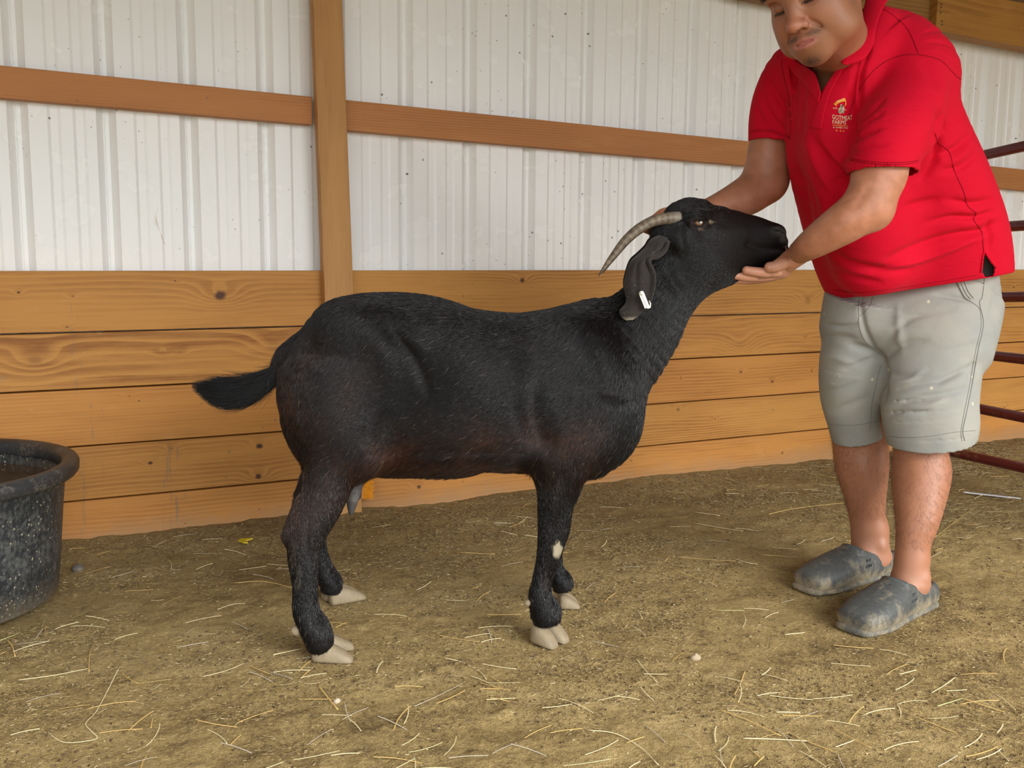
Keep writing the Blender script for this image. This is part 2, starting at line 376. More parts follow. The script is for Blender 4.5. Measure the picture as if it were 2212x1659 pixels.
# ---------------------------------------------------------------- roof, side walls behind the lens line
roofm = plain('roof_steel', (0.20, 0.18, 0.15), 0.6)
g = G(); g.add([(-4.2, 3.3, 1.93), (7.6, 3.3, 1.93), (7.6, -1.0, 2.22), (-4.2, -1.0, 2.22), (-4.2, 3.3, 1.97), (7.6, 3.3, 1.97), (7.6, -1.0, 2.26), (-4.2, -1.0, 2.26)],
               [(0, 1, 2, 3), (7, 6, 5, 4), (0, 4, 5, 1), (1, 5, 6, 2), (2, 6, 7, 3), (3, 7, 4, 0)])
rf = g.build('ceiling', roofm, smooth=False); tag(rf, 'sloping shed roof above the beam', 'ceiling', kind='structure')
sidewall = wood('side_wall_pine', 15.5, 'z', freq=30, wob=0.05)
g = G(); g.box((6.82, -2.0, -0.1), (6.9, 3.2, 2.2)); w = g.build('wall_right', sidewall, smooth=False); tag(w, 'far end wall of the shed', 'wall', kind='structure')
g = G(); g.box((-2.5, 0.6, -0.1), (-2.42, 3.2, 2.2)); w = g.build('wall_left', sidewall, smooth=False); tag(w, 'near end wall of the shed beyond the tub', 'wall', kind='structure')

# ---------------------------------------------------------------- value noise in numpy, for the dirt floor
def vnoise(x, y, seed):
    rs = np.random.RandomState(seed); T = rs.rand(256, 256)
    xi = np.floor(x).astype(int); yi = np.floor(y).astype(int); fx = x - xi; fy = y - yi
    fx = fx * fx * (3 - 2 * fx); fy = fy * fy * (3 - 2 * fy)
    a = T[xi % 256, yi % 256]; b = T[(xi + 1) % 256, yi % 256]; c = T[xi % 256, (yi + 1) % 256]; d = T[(xi + 1) % 256, (yi + 1) % 256]
    return (a * (1 - fx) + b * fx) * (1 - fy) + (c * (1 - fx) + d * fx) * fy
def fbm(x, y, seed, octv=4):
    s = 0; a = 1; t = 0
    for k in range(octv): s = s + a * vnoise(x * 2 ** k, y * 2 ** k, seed + k); t += a; a *= 0.5
    return s / t
def floor_z(x, y):
    x = np.asarray(x, float); y = np.asarray(y, float)
    z = (fbm(x * 1.6, y * 1.6, 3) - 0.5) * 0.022 + (fbm(x * 9, y * 9, 20, 3) - 0.5) * 0.012 + (fbm(x * 34, y * 34, 40, 3) - 0.5) * 0.007
    lump = np.clip(vnoise(x * 26, y * 26, 60) - 0.74, 0, 1) * np.clip(vnoise(x * 3, y * 3, 61) * 2.4 - 1.0, 0, 1)
    z = z + lump * 0.03
    wallrise = np.clip((y - 2.70) / 0.4, 0, 1.2); z = z + wallrise ** 1.6 * (0.016 + 0.020 * vnoise(x * 4, y * 3, 77)) * (1.0 - np.clip((x - 0.2) / 3.5, 0, 1) * 0.75)
    for (hx, hy, r) in FLAT:       # trodden level where feet and the tub stand
        d = np.hypot(x - hx, y - hy); w = np.clip((d - r) / 0.07, 0, 1); w = w * w * (3 - 2 * w); z = z * w
    return z
FLAT = [(0.62, 2.00, 0.07), (0.72, 2.29, 0.07), (1.06, 1.90, 0.06), (1.20, 2.06, 0.05), (1.86, 1.66, 0.17), (1.98, 1.92, 0.17), (-0.22, 2.70, 0.33)]
def dirt_mat():
    n = NT('trodden_dirt'); p = n.vmul(n.obj, (1, 1, 0)); ang = n.new('ShaderNodeVectorRotate'); n.L(p, ang.inputs['Vector']); ang.inputs['Angle'].default_value = 0.35
    q = ang.outputs[0]
    big = n.noise(n.vmul(q, (0.8, 2.0, 1)), 1.6, 5, 0.6)
    mid = n.noise(q, 11.0, 6, 0.68); fine = n.noise(q, 90.0, 5, 0.7); gr = n.noise(q, 420.0, 3, 0.6)
    f = n.add(n.mul(big, 0.34), n.add(n.mul(mid, 0.32), n.mul(fine, 0.34)))
    col = n.ramp(f, [(0.36, (0.18, 0.122, 0.056)), (0.43, (0.39, 0.272, 0.115)), (0.50, (0.60, 0.430, 0.180)), (0.59, (0.78, 0.580, 0.270))])
    yy = n.xyz(n.obj)[1]; back_dark = n.mul(n.smooth(n.add(yy, n.mul(n.sub(big, .5), 1.6)), 1.9, 2.7), n.add(.35, n.mul(n.smooth(mid, .35, .65), .55)))  # colour darkens towards the back wall, broken up by noise
    col = n.mix(n.mul(back_dark, .50), col, (0.125, 0.088, 0.046))
    dk = n.smooth(n.noise(n.vmul(q, (1, 1.7, 1)), 5.5, 6, .72), .56, .70); col = n.mix(n.mul(dk, .5), col, (0.13, 0.092, 0.048))
    chaff = n.smooth(n.voro(n.vmul(q, (1.0, 2.6, 1)), 150.0), 0.26, 0.12)
    col = n.mix(n.mul(chaff, 0.55), col, (0.56, 0.44, 0.23))
    ch2 = n.smooth(n.voro(n.vmul(q, (2.2, 1.0, 1)), 120.0), 0.22, 0.10)
    col = n.mix(n.mul(ch2, 0.45), col, (0.13, 0.09, 0.045))
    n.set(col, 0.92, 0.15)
    n.bump(n.add(n.mul(mid, 0.8), n.add(n.mul(fine, 0.9), n.mul(gr, 0.5))), 1.0, 0.018)
    return n.m
def grid_mesh(name, xs, ys, zf, mat):
    Xg, Yg = np.meshgrid(xs, ys, indexing='ij'); Z = zf(Xg, Yg)
    v = np.stack([Xg, Yg, Z], -1).reshape(-1, 3); nx, ny = len(xs), len(ys)
    i = np.arange(nx - 1)[:, None] * ny + np.arange(ny - 1)[None, :]; i = i.ravel()
    return mesh_obj(name, v, np.stack([i, i + ny, i + ny + 1, i + 1], -1), mat)
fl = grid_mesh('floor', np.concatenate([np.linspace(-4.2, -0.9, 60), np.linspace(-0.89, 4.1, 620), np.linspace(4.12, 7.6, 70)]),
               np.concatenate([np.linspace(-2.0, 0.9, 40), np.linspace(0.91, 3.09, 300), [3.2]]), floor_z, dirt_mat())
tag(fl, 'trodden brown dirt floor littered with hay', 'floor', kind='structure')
g = G(); g.box((-30, -40, -0.30), (30, -2.05, -0.12)); y = g.build('ground', plain('yard_gravel', (0.34, 0.31, 0.25), 0.9), smooth=False)
tag(y, 'open yard outside the shed', 'ground', kind='structure')
# ---------------------------------------------------------------- implicit bodies: smooth unions of tapered pieces, meshed with surface nets
def crom(pts, n):                  # Catmull-Rom through rows of numbers, n steps per span
    P = np.asarray(pts, float); m = len(P)
    if m < 3: return np.array([P[0] + (P[-1] - P[0]) * t for t in np.linspace(0, 1, n + 1)])
    out = []
    for i in range(m - 1):
        p0 = P[i - 1] if i > 0 else 2 * P[0] - P[1]; p1 = P[i]; p2 = P[i + 1]; p3 = P[i + 2] if i + 2 < m else 2 * P[-1] - P[-2]
        for t in np.arange(n) / n:
            out.append(0.5 * (2 * p1 + (p2 - p0) * t + (2 * p0 - 5 * p1 + 4 * p2 - p3) * t * t + (3 * p1 - p0 - 3 * p2 + p3) * t ** 3))
    out.append(P[-1]); return np.array(out)
def unit(a): a = np.asarray(a, float); return a / (np.linalg.norm(a) + 1e-12)

class Body:
    """ops are run in order on a field; each op knows its own bounding box so it only touches nearby cells."""
    def __init__(s): s.ops = []
    def _push(s, fn, lo, hi, k, mode): s.ops.append((fn, np.array(lo, float) - k - 0.004, np.array(hi, float) + k + 0.004, k, mode)); return s
    def cap(s, a, b, ra, rb=None, k=0.02, mode='u'):
        a = np.asarray(a, float); b = np.asarray(b, float); rb = ra if rb is None else rb; L2 = max(np.dot(b - a, b - a), 1e-12)
        def fn(P):
            q = P - a.astype(np.float32); t = np.clip((q @ (b - a).astype(np.float32)) / L2, 0, 1)
            d = q - t[..., None] * (b - a).astype(np.float32)
            return np.sqrt((d * d).sum(-1)) - (ra + (rb - ra) * t)
        r = max(ra, rb); return s._push(fn, np.minimum(a, b) - r, np.maximum(a, b) + r, k, mode)
    def chain(s, pts, k=0.02, mode='u', n=1):       # rows x,y,z,r
        P = crom(pts, n) if n > 1 else np.asarray(pts, float)
        segs = [(P[i, :3], P[i + 1, :3], P[i, 3], P[i + 1, 3]) for i in range(len(P) - 1)]
        def fn(X):
            best = None
            for a, b, ra, rb in segs:
                L2 = max(np.dot(b - a, b - a), 1e-12); q = X - a.astype(np.float32); t = np.clip((q @ (b - a).astype(np.float32)) / L2, 0, 1)
                d = q - t[..., None] * (b - a).astype(np.float32); d = np.sqrt((d * d).sum(-1)) - (ra + (rb - ra) * t)
                best = d if best is None else np.minimum(best, d)
            return best
        r = P[:, 3].max(); return s._push(fn, P[:, :3].min(0) - r, P[:, :3].max(0) + r, k, mode)
    def ell(s, c, r, axes=None, k=0.02, mode='u', p=2.0):   # axes: rows = local axes
        c = np.asarray(c, float); r = np.asarray(r, float) if hasattr(r, '__len__') else np.array([r, r, r], float)
        A = np.eye(3) if axes is None else np.array([unit(a) for a in axes]); R = np.sqrt(((A * r[:, None]) ** 2).sum(0))
        def fn(P):
            q = (P - c.astype(np.float32)) @ A.T.astype(np.float32) / r.astype(np.float32)
            kk = np.sqrt((q * q).sum(-1)) if p == 2 else (np.abs(q) ** p).sum(-1) ** (1 / p)
            g = q / r.astype(np.float32); gl = np.sqrt((g * g).sum(-1)) + 1e-9
            return kk * (kk - 1) / gl if p == 2 else (kk - 1) * r.min()
        return s._push(fn, c - R, c + R, k, mode)
    def loft(s, st, k=0.02, mode='u', n=4, p=2.2, capf=1.0, side=None):
        """st rows: x,y,z, a (half width along side), b (half depth), sx,sy,sz (side direction)."""
        S = crom(st, n); segs = []
        for i in range(len(S) - 1):
            a, b = S[i, :3], S[i + 1, :3]; ax = unit(b - a); s0 = unit(S[i, 5:8] + S[i + 1, 5:8]); s0 = unit(s0 - ax * np.dot(s0, ax)); nn = np.cross(ax, s0)
            segs.append((a, b, S[i, 3], S[i + 1, 3], S[i, 4], S[i + 1, 4], ax, s0, nn, i == 0, i == len(S) - 2))
        def fn(X):
            best = None
            for a, b, a0, a1, b0, b1, ax, s0, nn, first, last in segs:
                L = np.linalg.norm(b - a); q = X - a.astype(np.float32); w = q @ ax.astype(np.float32); t = np.clip(w / L, 0, 1)
                over = w - t * L; cpf = np.where(over < 0, capf if first else 1.0, capf if last else 1.0); aa = a0 + (a1 - a0) * t; bb = b0 + (b1 - b0) * t; m = np.minimum(aa, bb)
                cp = np.where(cpf == 1.0, m if capf >= 1 else (min(capf * 1.1, 1) * m if capf >= .3 else .016), m * cpf)
                x = np.abs(q @ s0.astype(np.float32)) / aa; y = np.abs(q @ nn.astype(np.float32)) / bb; z = np.abs(over) / cp
                kk = (x ** p + y ** p + z ** p) ** (1 / p)
                d = (kk - 1) * m
                best = d if best is None else np.minimum(best, d)
            return best
        r = max(S[:, 3].max(), S[:, 4].max()); return s._push(fn, S[:, :3].min(0) - r, S[:, :3].max(0) + r, k, mode)
    def plane(s, p, nrm, lo, hi, k=0.001, mode='s'):   # removes the half space the normal points into, inside the box lo..hi
        p = np.asarray(p, float); nrm = unit(nrm)
        def fn(P): return -((P - p.astype(np.float32)) @ nrm.astype(np.float32))
        return s._push(fn, lo, hi, k, mode)
    def func(s, fn, lo, hi, k=0.01, mode='u'): return s._push(fn, lo, hi, k, mode)
    def field(s, lo, hi, res):
        lo = np.asarray(lo, float); hi = np.asarray(hi, float); n = np.ceil((hi - lo) / res).astype(int) + 1
        F = np.full(tuple(n), 0.5, np.float32)
        ax = [(lo[i] + np.arange(n[i]) * res).astype(np.float32) for i in range(3)]
        for fn, a, b, k, mode in s.ops:
            pad = 0.03 if mode in ('u',) else 0.0
            i0 = np.maximum(np.floor((a - pad - lo) / res).astype(int), 0); i1 = np.minimum(np.ceil((b + pad - lo) / res).astype(int) + 1, n)
            if np.any(i1 <= i0): continue
            X = np.stack(np.meshgrid(ax[0][i0[0]:i1[0]], ax[1][i0[1]:i1[1]], ax[2][i0[2]:i1[2]], indexing='ij'), -1)
            d = fn(X).astype(np.float32); sl = tuple(slice(i0[i], i1[i]) for i in range(3)); f = F[sl]
            if mode == 'u':
                h = np.maximum(k - np.abs(f - d), 0) / k; F[sl] = np.minimum(f, d) - h * h * k * 0.25
            elif mode == 's':                      # smooth subtraction
                h = np.maximum(k - np.abs(f + d), 0) / k; F[sl] = np.maximum(f, -d) + h * h * k * 0.25
            elif mode == 'i':
                F[sl] = np.maximum(f, d)
            elif mode == 'add':                    # fn gives an offset of the surface
                F[sl] = f + d
        return F, lo, n
    def mesh(s, lo, hi, res, relax=1):
        F, lo, n = s.field(lo, hi, res); V, Q = surface_nets(F)
        V = relax_mesh(V, Q, relax); return V * res + lo, Q
def surface_nets(F):
    nx, ny, nz = F.shape; S = F < 0
    C = [(0, 0, 0), (1, 0, 0), (0, 1, 0), (1, 1, 0), (0, 0, 1), (1, 0, 1), (0, 1, 1), (1, 1, 1)]
    cnt = np.zeros((nx - 1, ny - 1, nz - 1), np.uint8)
    for (a, b, c) in C: cnt += S[a:nx - 1 + a, b:ny - 1 + b, c:nz - 1 + c]
    act = np.argwhere((cnt > 0) & (cnt < 8)); del cnt
    idx = np.full((nx - 1, ny - 1, nz - 1), -1, np.int32); idx[act[:, 0], act[:, 1], act[:, 2]] = np.arange(len(act))
    val = np.stack([F[act[:, 0] + a, act[:, 1] + b, act[:, 2] + c] for (a, b, c) in C], 1)
    acc = np.zeros((len(act), 3), np.float64); num = np.zeros(len(act))
    Cn = np.array(C, float)
    for i in range(8):
        for j in range(i + 1, 8):
            if np.abs(Cn[i] - Cn[j]).sum() != 1: continue
            v0, v1 = val[:, i], val[:, j]; m = (v0 < 0) != (v1 < 0); t = np.where(m, v0 / np.where(m, v0 - v1, 1), 0)
            acc += np.where(m[:, None], Cn[i] + (Cn[j] - Cn[i]) * t[:, None], 0); num += m
    V = act + acc / num[:, None]
    Q = []
    for ax in range(3):
        u, w = [(1, 2), (2, 0), (0, 1)][ax]
        sl0 = [slice(None)] * 3; sl1 = [slice(None)] * 3; sl0[ax] = slice(0, -1); sl1[ax] = slice(1, None)
        a = S[tuple(sl0)]; b = S[tuple(sl1)]; e = np.argwhere(a != b)
        ok = (e[:, u] > 0) & (e[:, w] > 0) & (e[:, u] < F.shape[u] - 1) & (e[:, w] < F.shape[w] - 1); e = e[ok]
        ins = a[e[:, 0], e[:, 1], e[:, 2]]
        def cell(du, dw):
            q = e.copy(); q[:, u] -= du; q[:, w] -= dw; return idx[q[:, 0], q[:, 1], q[:, 2]]
        q = np.stack([cell(1, 1), cell(0, 1), cell(0, 0), cell(1, 0)], 1); q[~ins] = q[~ins][:, ::-1]; Q.append(q)
    return V, np.concatenate(Q)
def neighbours(nv, Q):
    E = np.concatenate([Q[:, [0, 1]], Q[:, [1, 2]], Q[:, [2, 3]], Q[:, [3, 0]]]); return np.concatenate([E, E[:, ::-1]])
def relax_mesh(V, Q, it, lam=0.5):
    if it <= 0: return V
    E = neighbours(len(V), Q); c = np.bincount(E[:, 0], minlength=len(V)).astype(float); c[c == 0] = 1
    for _ in range(it):
        for l in (lam, -lam * 0.98):
            A = np.stack([np.bincount(E[:, 0], weights=V[E[:, 1], i], minlength=len(V)) for i in range(3)], 1) / c[:, None]
            V = V + l * (A - V)
    return V
def vnormals(V, Q):
    n = np.cross(V[Q[:, 2]] - V[Q[:, 0]], V[Q[:, 3]] - V[Q[:, 1]]); N = np.zeros_like(V)
    for i in range(4): np.add.at(N, Q[:, i], n)
    return N / (np.linalg.norm(N, axis=1, keepdims=True) + 1e-12)
def colour(o, C, name='Col'):
    a = o.data.color_attributes.new(name, 'FLOAT_COLOR', 'POINT'); C = np.concatenate([C, np.ones((len(C), 1))], 1) if C.shape[1] == 3 else C
    a.data.foreach_set('color', C.astype(np.float32).ravel())
def hair_obj(name, P, R, mat, parent=None):
    """P: strands x points x 3 (world), R: radius at root..tip per point."""
    m, k, _ = P.shape; hc = bpy.data.hair_curves.new(name); hc.add_curves([k] * m)
    base = np.zeros(3); q = parent
    while q is not None: base = base + np.array(q.location); q = q.parent
    hc.points.foreach_set('position', (P - base).astype(np.float32).ravel())
    hc.points.foreach_set('radius', np.broadcast_to(R, (m, k)).astype(np.float32).ravel())
    hc.materials.append(mat); o = bpy.data.objects.new(name, hc); link(o, parent); return o
def scatter(V, Q, count, rng, weight=None):
    """random points on a quad mesh: positions, normals, face index"""
    T = np.concatenate([Q[:, [0, 1, 2]], Q[:, [0, 2, 3]]]); a, b, c = V[T[:, 0]], V[T[:, 1]], V[T[:, 2]]
    n = np.cross(b - a, c - a); A = np.linalg.norm(n, axis=1); n = n / (A[:, None] + 1e-15)
    w = A if weight is None else A * weight((a + b + c) / 3, n)
    cs = np.cumsum(w); i = np.searchsorted(cs, rng.random(count) * cs[-1]); i = np.minimum(i, len(T) - 1)
    r1, r2 = np.sqrt(rng.random(count)), rng.random(count)
    return a[i] * (1 - r1)[:, None] + b[i] * (r1 * (1 - r2))[:, None] + c[i] * (r1 * r2)[:, None], n[i]

# folds pressed into cloth or hide: polylines given where the photograph shows them, carried onto the surface that lies there
def proj(P):                       # world -> picture
    q = (P - np.array([0, 0, CAM_H])) @ RCAM; return q[:, 0] / q[:, 2] * FPX + 1106, q[:, 1] / q[:, 2] * FPX + 829.5
def press(V, Q, folds, front=None):
    """folds: (points [(px,py)...], half width px, depth m).  depth < 0 raises a ridge."""
    N = vnormals(V, Q); px, py = proj(V); to = CAMPOS - V; to /= np.linalg.norm(to, axis=1, keepdims=True); fc = np.clip((N * to).sum(1) * 4 + .3, 0, 1)
    D = np.zeros(len(V))
    for pts, w, dep in folds:
        C = crom([[a, b] for a, b in pts], 5) if len(pts) > 2 else np.array(pts, float)
        m = (px > C[:, 0].min() - 3 * w) & (px < C[:, 0].max() + 3 * w) & (py > C[:, 1].min() - 3 * w) & (py < C[:, 1].max() + 3 * w)
        if not m.any(): continue
        P = np.stack([px[m], py[m]], 1); best = np.full(len(P), 1e9); bt = np.zeros(len(P)); n = len(C) - 1
        for i in range(n):
            a, b = C[i], C[i + 1]; L2 = max(((b - a) ** 2).sum(), 1e-9); t = np.clip((P - a) @ (b - a) / L2, 0, 1); d = np.hypot(*(P - a - t[:, None] * (b - a)).T)
            u = d < best; best[u] = d[u]; bt[u] = (i + t[u]) / n
        taper = np.sin(np.pi * np.clip(bt * .94 + .03, 0, 1)) ** .6
        D[m] -= dep * np.exp(-(best / w) ** 2) * taper
    return V + N * (D * fc)[:, None]
CAMPOS = np.array([0, 0, CAM_H])
class Surf:
    def __init__(s, *vq):
        V = []; Q = []; n = 0
        for v, q in vq: V.append(v); Q.append(np.asarray(q) + n); n += len(v)
        s.V = np.concatenate(V); s.Q = np.concatenate(Q); s.b = BVHTree.FromPolygons(s.V.tolist(), s.Q.tolist())
    def hit(s, px, py, lift=0.001):
        d = Vector(unit(ray(px, py))); h = s.b.ray_cast(Vector(CAMPOS), d)
        if h[0] is None: return None, None
        n = np.array(h[1]);  n = n if np.dot(n, d) < 0 else -n
        return np.array(h[0]) + n * lift, n
    def path(s, pts, lift=0.001, n=6, fall=None):
        C = crom([[a, b] for a, b in pts], n); out = []
        for a, b in C:
            p, _ = s.hit(a, b, lift)
            if p is not None: out.append(p)
        return out
def seam(name, surf, pts, r, mat, parent, lift=0.0003, n=6):
    P = surf.path(pts, lift, n)
    if len(P) < 2: return None
    g = G(); g.tube(P, r, 6); return g.build(name, mat, parent)
# ---------------------------------------------------------------- the goat
GU = np.array([0.937, -0.350, 0.0]); GU /= np.linalg.norm(GU); GV = np.array([0.350, 0.937, 0.0]); GV /= np.linalg.norm(GV)
GO = np.array([0.63, 2.15, 0.0]); GZ = np.array([0, 0, 1.0]); CAMP = np.array([0, 0, CAM_H])
def gp(px, py, dv=0.0):            # point of the goat's own lengthwise plane (dv metres away from the viewer's side)
    r = ray(px, py); t = (np.dot(GO - CAMP, GV) + dv) / np.dot(r, GV); return CAMP + r * t
def mpp(p): return np.dot(np.asarray(p) - CAMP, RCAM[:, 2]) / FPX    # metres per pixel at p
def gst(rows):                     # px, py, half extent in the picture plane (px), half width across (m), dv
    out = []
    for (x, y, hb, a, dv) in rows:
        p = gp(x, y, dv); out.append([*p, a, hb * mpp(p), *GV])
    return out
gb = Body()
torso = []
for (x, yt, yb, w) in [(648, 738, 872, .080), (676, 699, 930, .112), (712, 660, 985, .135), (765, 637, 1008, .150), (830, 632, 1020, .155), (900, 637, 1022, .167), (975, 659, 1022, .178),
                       (1050, 673, 1009, .182), (1120, 677, 1012, .175), (1180, 670, 1020, .160), (1240, 663, 1026, .145), (1290, 668, 1014, .120), (1332, 704, 962, .094)]:
    p, q = gp(x, yt), gp(x, yb); c = (p + q) / 2; torso.append([*c, w, (p[2] - q[2]) / 2, *GV])
gb.loft(torso, k=0.03, n=7, p=2.2, capf=.5)
neck = [(1268, 812, 118, .112, 0), (1328, 760, 108, .098, 0), (1384, 704, 89, .082, 0), (1428, 645, 74, .068, 0), (1468, 592, 72, .062, 0), (1500, 545, 70, .058, 0)]
gb.loft(gst(neck), k=0.06, n=4, p=2.1, capf=0.6)
head = []
for (x, yt, yb, w) in [(1470, 462, 560, .046), (1492, 444, 592, .060), (1520, 441, 614, .064), (1552, 446, 622, .060), (1590, 453, 608, .050), (1625, 464, 588, .041), (1655, 477, 578, .037), (1675, 490, 573, .033), (1689, 505, 556, .025)]:
    p, q = gp(x, yt), gp(x, yb); c = (p + q) / 2; head.append([*c, w, (p[2] - q[2]) / 2, *GV])
gb.loft(head, k=0.035, n=4, p=2.15, capf=0.55)
# skull details, both sides
E3 = [GU, GV, GZ]
for s in (-1, 1):
    e = gp(1509, 478, s * .050)
    gb.ell(gp(1508, 463, s * .046), (.030, .016, .011), E3, k=0.02)                 # brow
    gb.ell(gp(1530, 570, s * .040), (.052, .020, .040), E3, k=0.03)                 # jaw cheek
    gb.ell(gp(1560, 500, s * .042), (.050, .012, .010), E3, k=0.02)                 # cheek bone
    gb.ell(e + GV * s * .012, (.0185, .013, .0125), E3, k=0.010, mode='s')          # eye socket
    gb.chain([[*gp(1492, 476, s * .059), .0048], [*gp(1508, 470, s * .063), .0062], [*gp(1526, 474, s * .060), .0052]], k=.008, n=3)
    gb.chain([[*gp(1492, 490, s * .059), .0048], [*gp(1508, 494, s * .062), .0058], [*gp(1527, 484, s * .059), .0050]], k=.008, n=3)
    gb.ell(gp(1672, 500, s * .022), (.026, .014, .016), E3, k=0.015)                # nostril wing
    gb.chain([[*gp(1662, 494, s * .040), .0035], [*gp(1674, 499, s * .039), .0062], [*gp(1688, 501, s * .032), .0048]], k=.004, mode='s', n=3)
    gb.chain([[*gp(1616, 528, s * .046), .0045], [*gp(1640, 536, s * .044), .0058], [*gp(1672, 536, s * .038), .0052], [*gp(1699, 531, s * .022), .003], [*gp(1708, 529, 0), .003]], k=.008, mode='s', n=3)
    gb.ell(gp(1655, 551, s * .014), (.042, .022, .016), E3, k=0.012)                # lower lip
    gb.ell(gp(1480, 515, s * .048), (.026, .02, .03), E3, k=0.02)                   # ear root
gb.chain([[*gp(1470, 455), .018], [*gp(1490, 446), .020], [*gp(1515, 446), .016]], k=.02, n=3)   # poll
gb.chain([[*gp(1440, 505, 0), .035], [*gp(1465, 480, 0), .035]], k=.03)
# legs
LEG = {
 'hn': [(705, 800, 84, .080, -.060), (710, 900, 82, .072, -.078), (720, 975, 72, .062, -.088), (708, 1040, 54, .050, -.105), (692, 1092, 46, .041, -.122), (663, 1150, 41, .034, -.140), (655, 1200, 33, .028, -.150), (659, 1260, 27, .024, -.158),
        (662, 1318, 28, .025, -.164), (680, 1356, 31, .030, -.168), (690, 1384, 31, .032, -.168), (693, 1396, 27, .030, -.167)],
 'hf': [(705, 800, 78, .080, .060), (712, 900, 74, .070, .080), (716, 965, 66, .058, .095), (708, 1015, 50, .046, .115), (688, 1055, 40, .038, .135), (668, 1096, 33, .032, .150), (676, 1140, 27, .026, .160), (684, 1190, 22, .023, .168),
        (698, 1232, 23, .024, .172), (715, 1258, 24, .027, .174), (715, 1274, 23, .028, .174)],
 'fn': [(1250, 850, 86, .055, -.085), (1226, 945, 68, .055, -.090), (1211, 1015, 51, .048, -.095), (1200, 1068, 39, .041, -.100), (1197, 1110, 35, .034, -.103), (1192, 1160, 30, .031, -.106), (1183, 1208, 24, .026, -.108), (1172, 1250, 21, .023, -.109),
        (1168, 1288, 25, .026, -.110), (1178, 1318, 32, .031, -.110), (1181, 1340, 30, .032, -.110)],
 'ff': [(1250, 850, 75, .055, .085), (1235, 950, 58, .052, .088), (1222, 1020, 42, .044, .092), (1213, 1065, 33, .036, .096), (1208, 1105, 28, .031, .100), (1205, 1140, 26, .029, .104), (1197, 1185, 20, .024, .107), (1198, 1225, 18, .022, .108),
        (1212, 1254, 23, .026, .109), (1215, 1270, 22, .027, .109)]}
for kx, st in LEG.items(): gb.loft(gst(st), k=0.045 if kx[0] == 'h' else 0.04, n=4, p=2.1, capf=0.35)
for s, X, Yp in ((-1, 0, 0), (1, 22, -58)):
    gb.cap(gp(622 + X, 1158 + Yp, s * .145), gp(650 + X, 1085 + Yp, s * .128), .011, .012, k=.02)           # heel cord up from the hock
gb.ell(gp(780, 955, -.105), (.055, .035, .060), E3, k=0.05)       # stifle fold
gb.ell(gp(1190, 985, -.105), (.030, .028, .045), E3, k=0.04)      # elbow
gb.ell(gp(1288, 935, 0), (.042, .055, .060), E3, k=0.03)          # brisket
gb.ell(gp(1258, 800, -.085), (.070, .040, .110), [unit(GU + GZ * .35), GV, unit(GZ - GU * .35)], k=0.06)   # shoulder blade
gb.ell(gp(770, 712, -.095), (.065, .035, .045), E3, k=0.06)       # hip bone
gb.ell(gp(662, 860, -.080), (.032, .045, .100), E3, k=0.04)       # buttock
gb.ell(gp(830, 800, -.215), (.075, .045, .090), [unit(GU - GZ * .5), GV, unit(GZ + GU * .5)], k=0.10, mode='s')   # hollow flank
gb.chain([[*gp(1165, 760, -.172), .006], [*gp(1160, 860, -.190), .008], [*gp(1175, 950, -.165), .006]], k=.05, mode='s', n=3)
gb.ell(gp(757, 1018, 0), (.034, .050, .045), E3, k=0.03)          # udder
# dock of the tail
tail = [(690, 722, 32, .034, 0), (654, 744, 27, .028, 0), (617, 770, 22, .022, 0), (596, 808, 16, .016, 0), (565, 832, 14, .014, 0), (520, 844, 13, .013, 0), (480, 846, 8, .008, 0)]
gb.loft(gst(tail), k=0.02, n=4, p=2.0, capf=0.6)
# wool lumps: a slight unevenness of the coat
def lumps(X):
    u = X @ GU.astype(np.float32); w = X[..., 2]
    return 0 * u
lo = np.minimum(gp(455, 1430, -.2), gp(1720, 430, .2)); hi = np.maximum(gp(455, 1430, .25), gp(1720, 430, -.25))
lo = np.array([0.20, 1.45, 0.005]); hi = np.array([1.86, 2.56, 1.10])
RES_G = 0.0046
Vg, Qg = gb.mesh(lo, hi, RES_G, relax=2)
Vg = press(Vg, Qg, [([(835, 690), (862, 728), (905, 785), (930, 850)], 14, .0055), ([(860, 690), (890, 720), (930, 760)], 16, -.006), ([(790, 700), (830, 760), (850, 830)], 30, -.006), ([(1010, 700), (1030, 800), (1020, 900)], 60, -.004),
                    ([(800, 960), (805, 920), (830, 890)], 12, .006), ([(1165, 950), (1150, 900), (1160, 840)], 18, .005), ([(1270, 720), (1310, 800), (1330, 880)], 18, .003), ([(1240, 700), (1290, 780), (1300, 860)], 24, -.003),
                    ([(1500, 640), (1470, 690), (1440, 750)], 12, .004), ([(1440, 560), (1450, 600), (1480, 640)], 12, .005), ([(1490, 470), (1475, 500), (1480, 530)], 6, .003), ([(1540, 470), (1580, 490), (1620, 500)], 8, .002),
                    ([(1205, 1040), (1200, 1090), (1198, 1130)], 8, -.003), ([(668, 1110), (664, 1160), (668, 1210)], 7, .003), ([(640, 1165), (646, 1210), (648, 1260)], 6, -.002), ([(1168, 1210), (1172, 1250), (1170, 1280)], 4, .003)])
headcut = gp(1478, 540)
goat = thing('goat', (GO[0] + .25, GO[1] - .08, 0), 'black goat standing side on, its chin resting in the man\'s hand', 'goat')
gl = Vg - GO; gu, gv, gz = gl @ GU, gl @ GV, Vg[:, 2]
def proj(P):                       # world -> picture, used to place coat markings and painted nostril and mouth shade
    q = (P - CAMP) @ RCAM; return q[:, 0] / q[:, 2] * FPX + 1106, q[:, 1] / q[:, 2] * FPX + 829.5
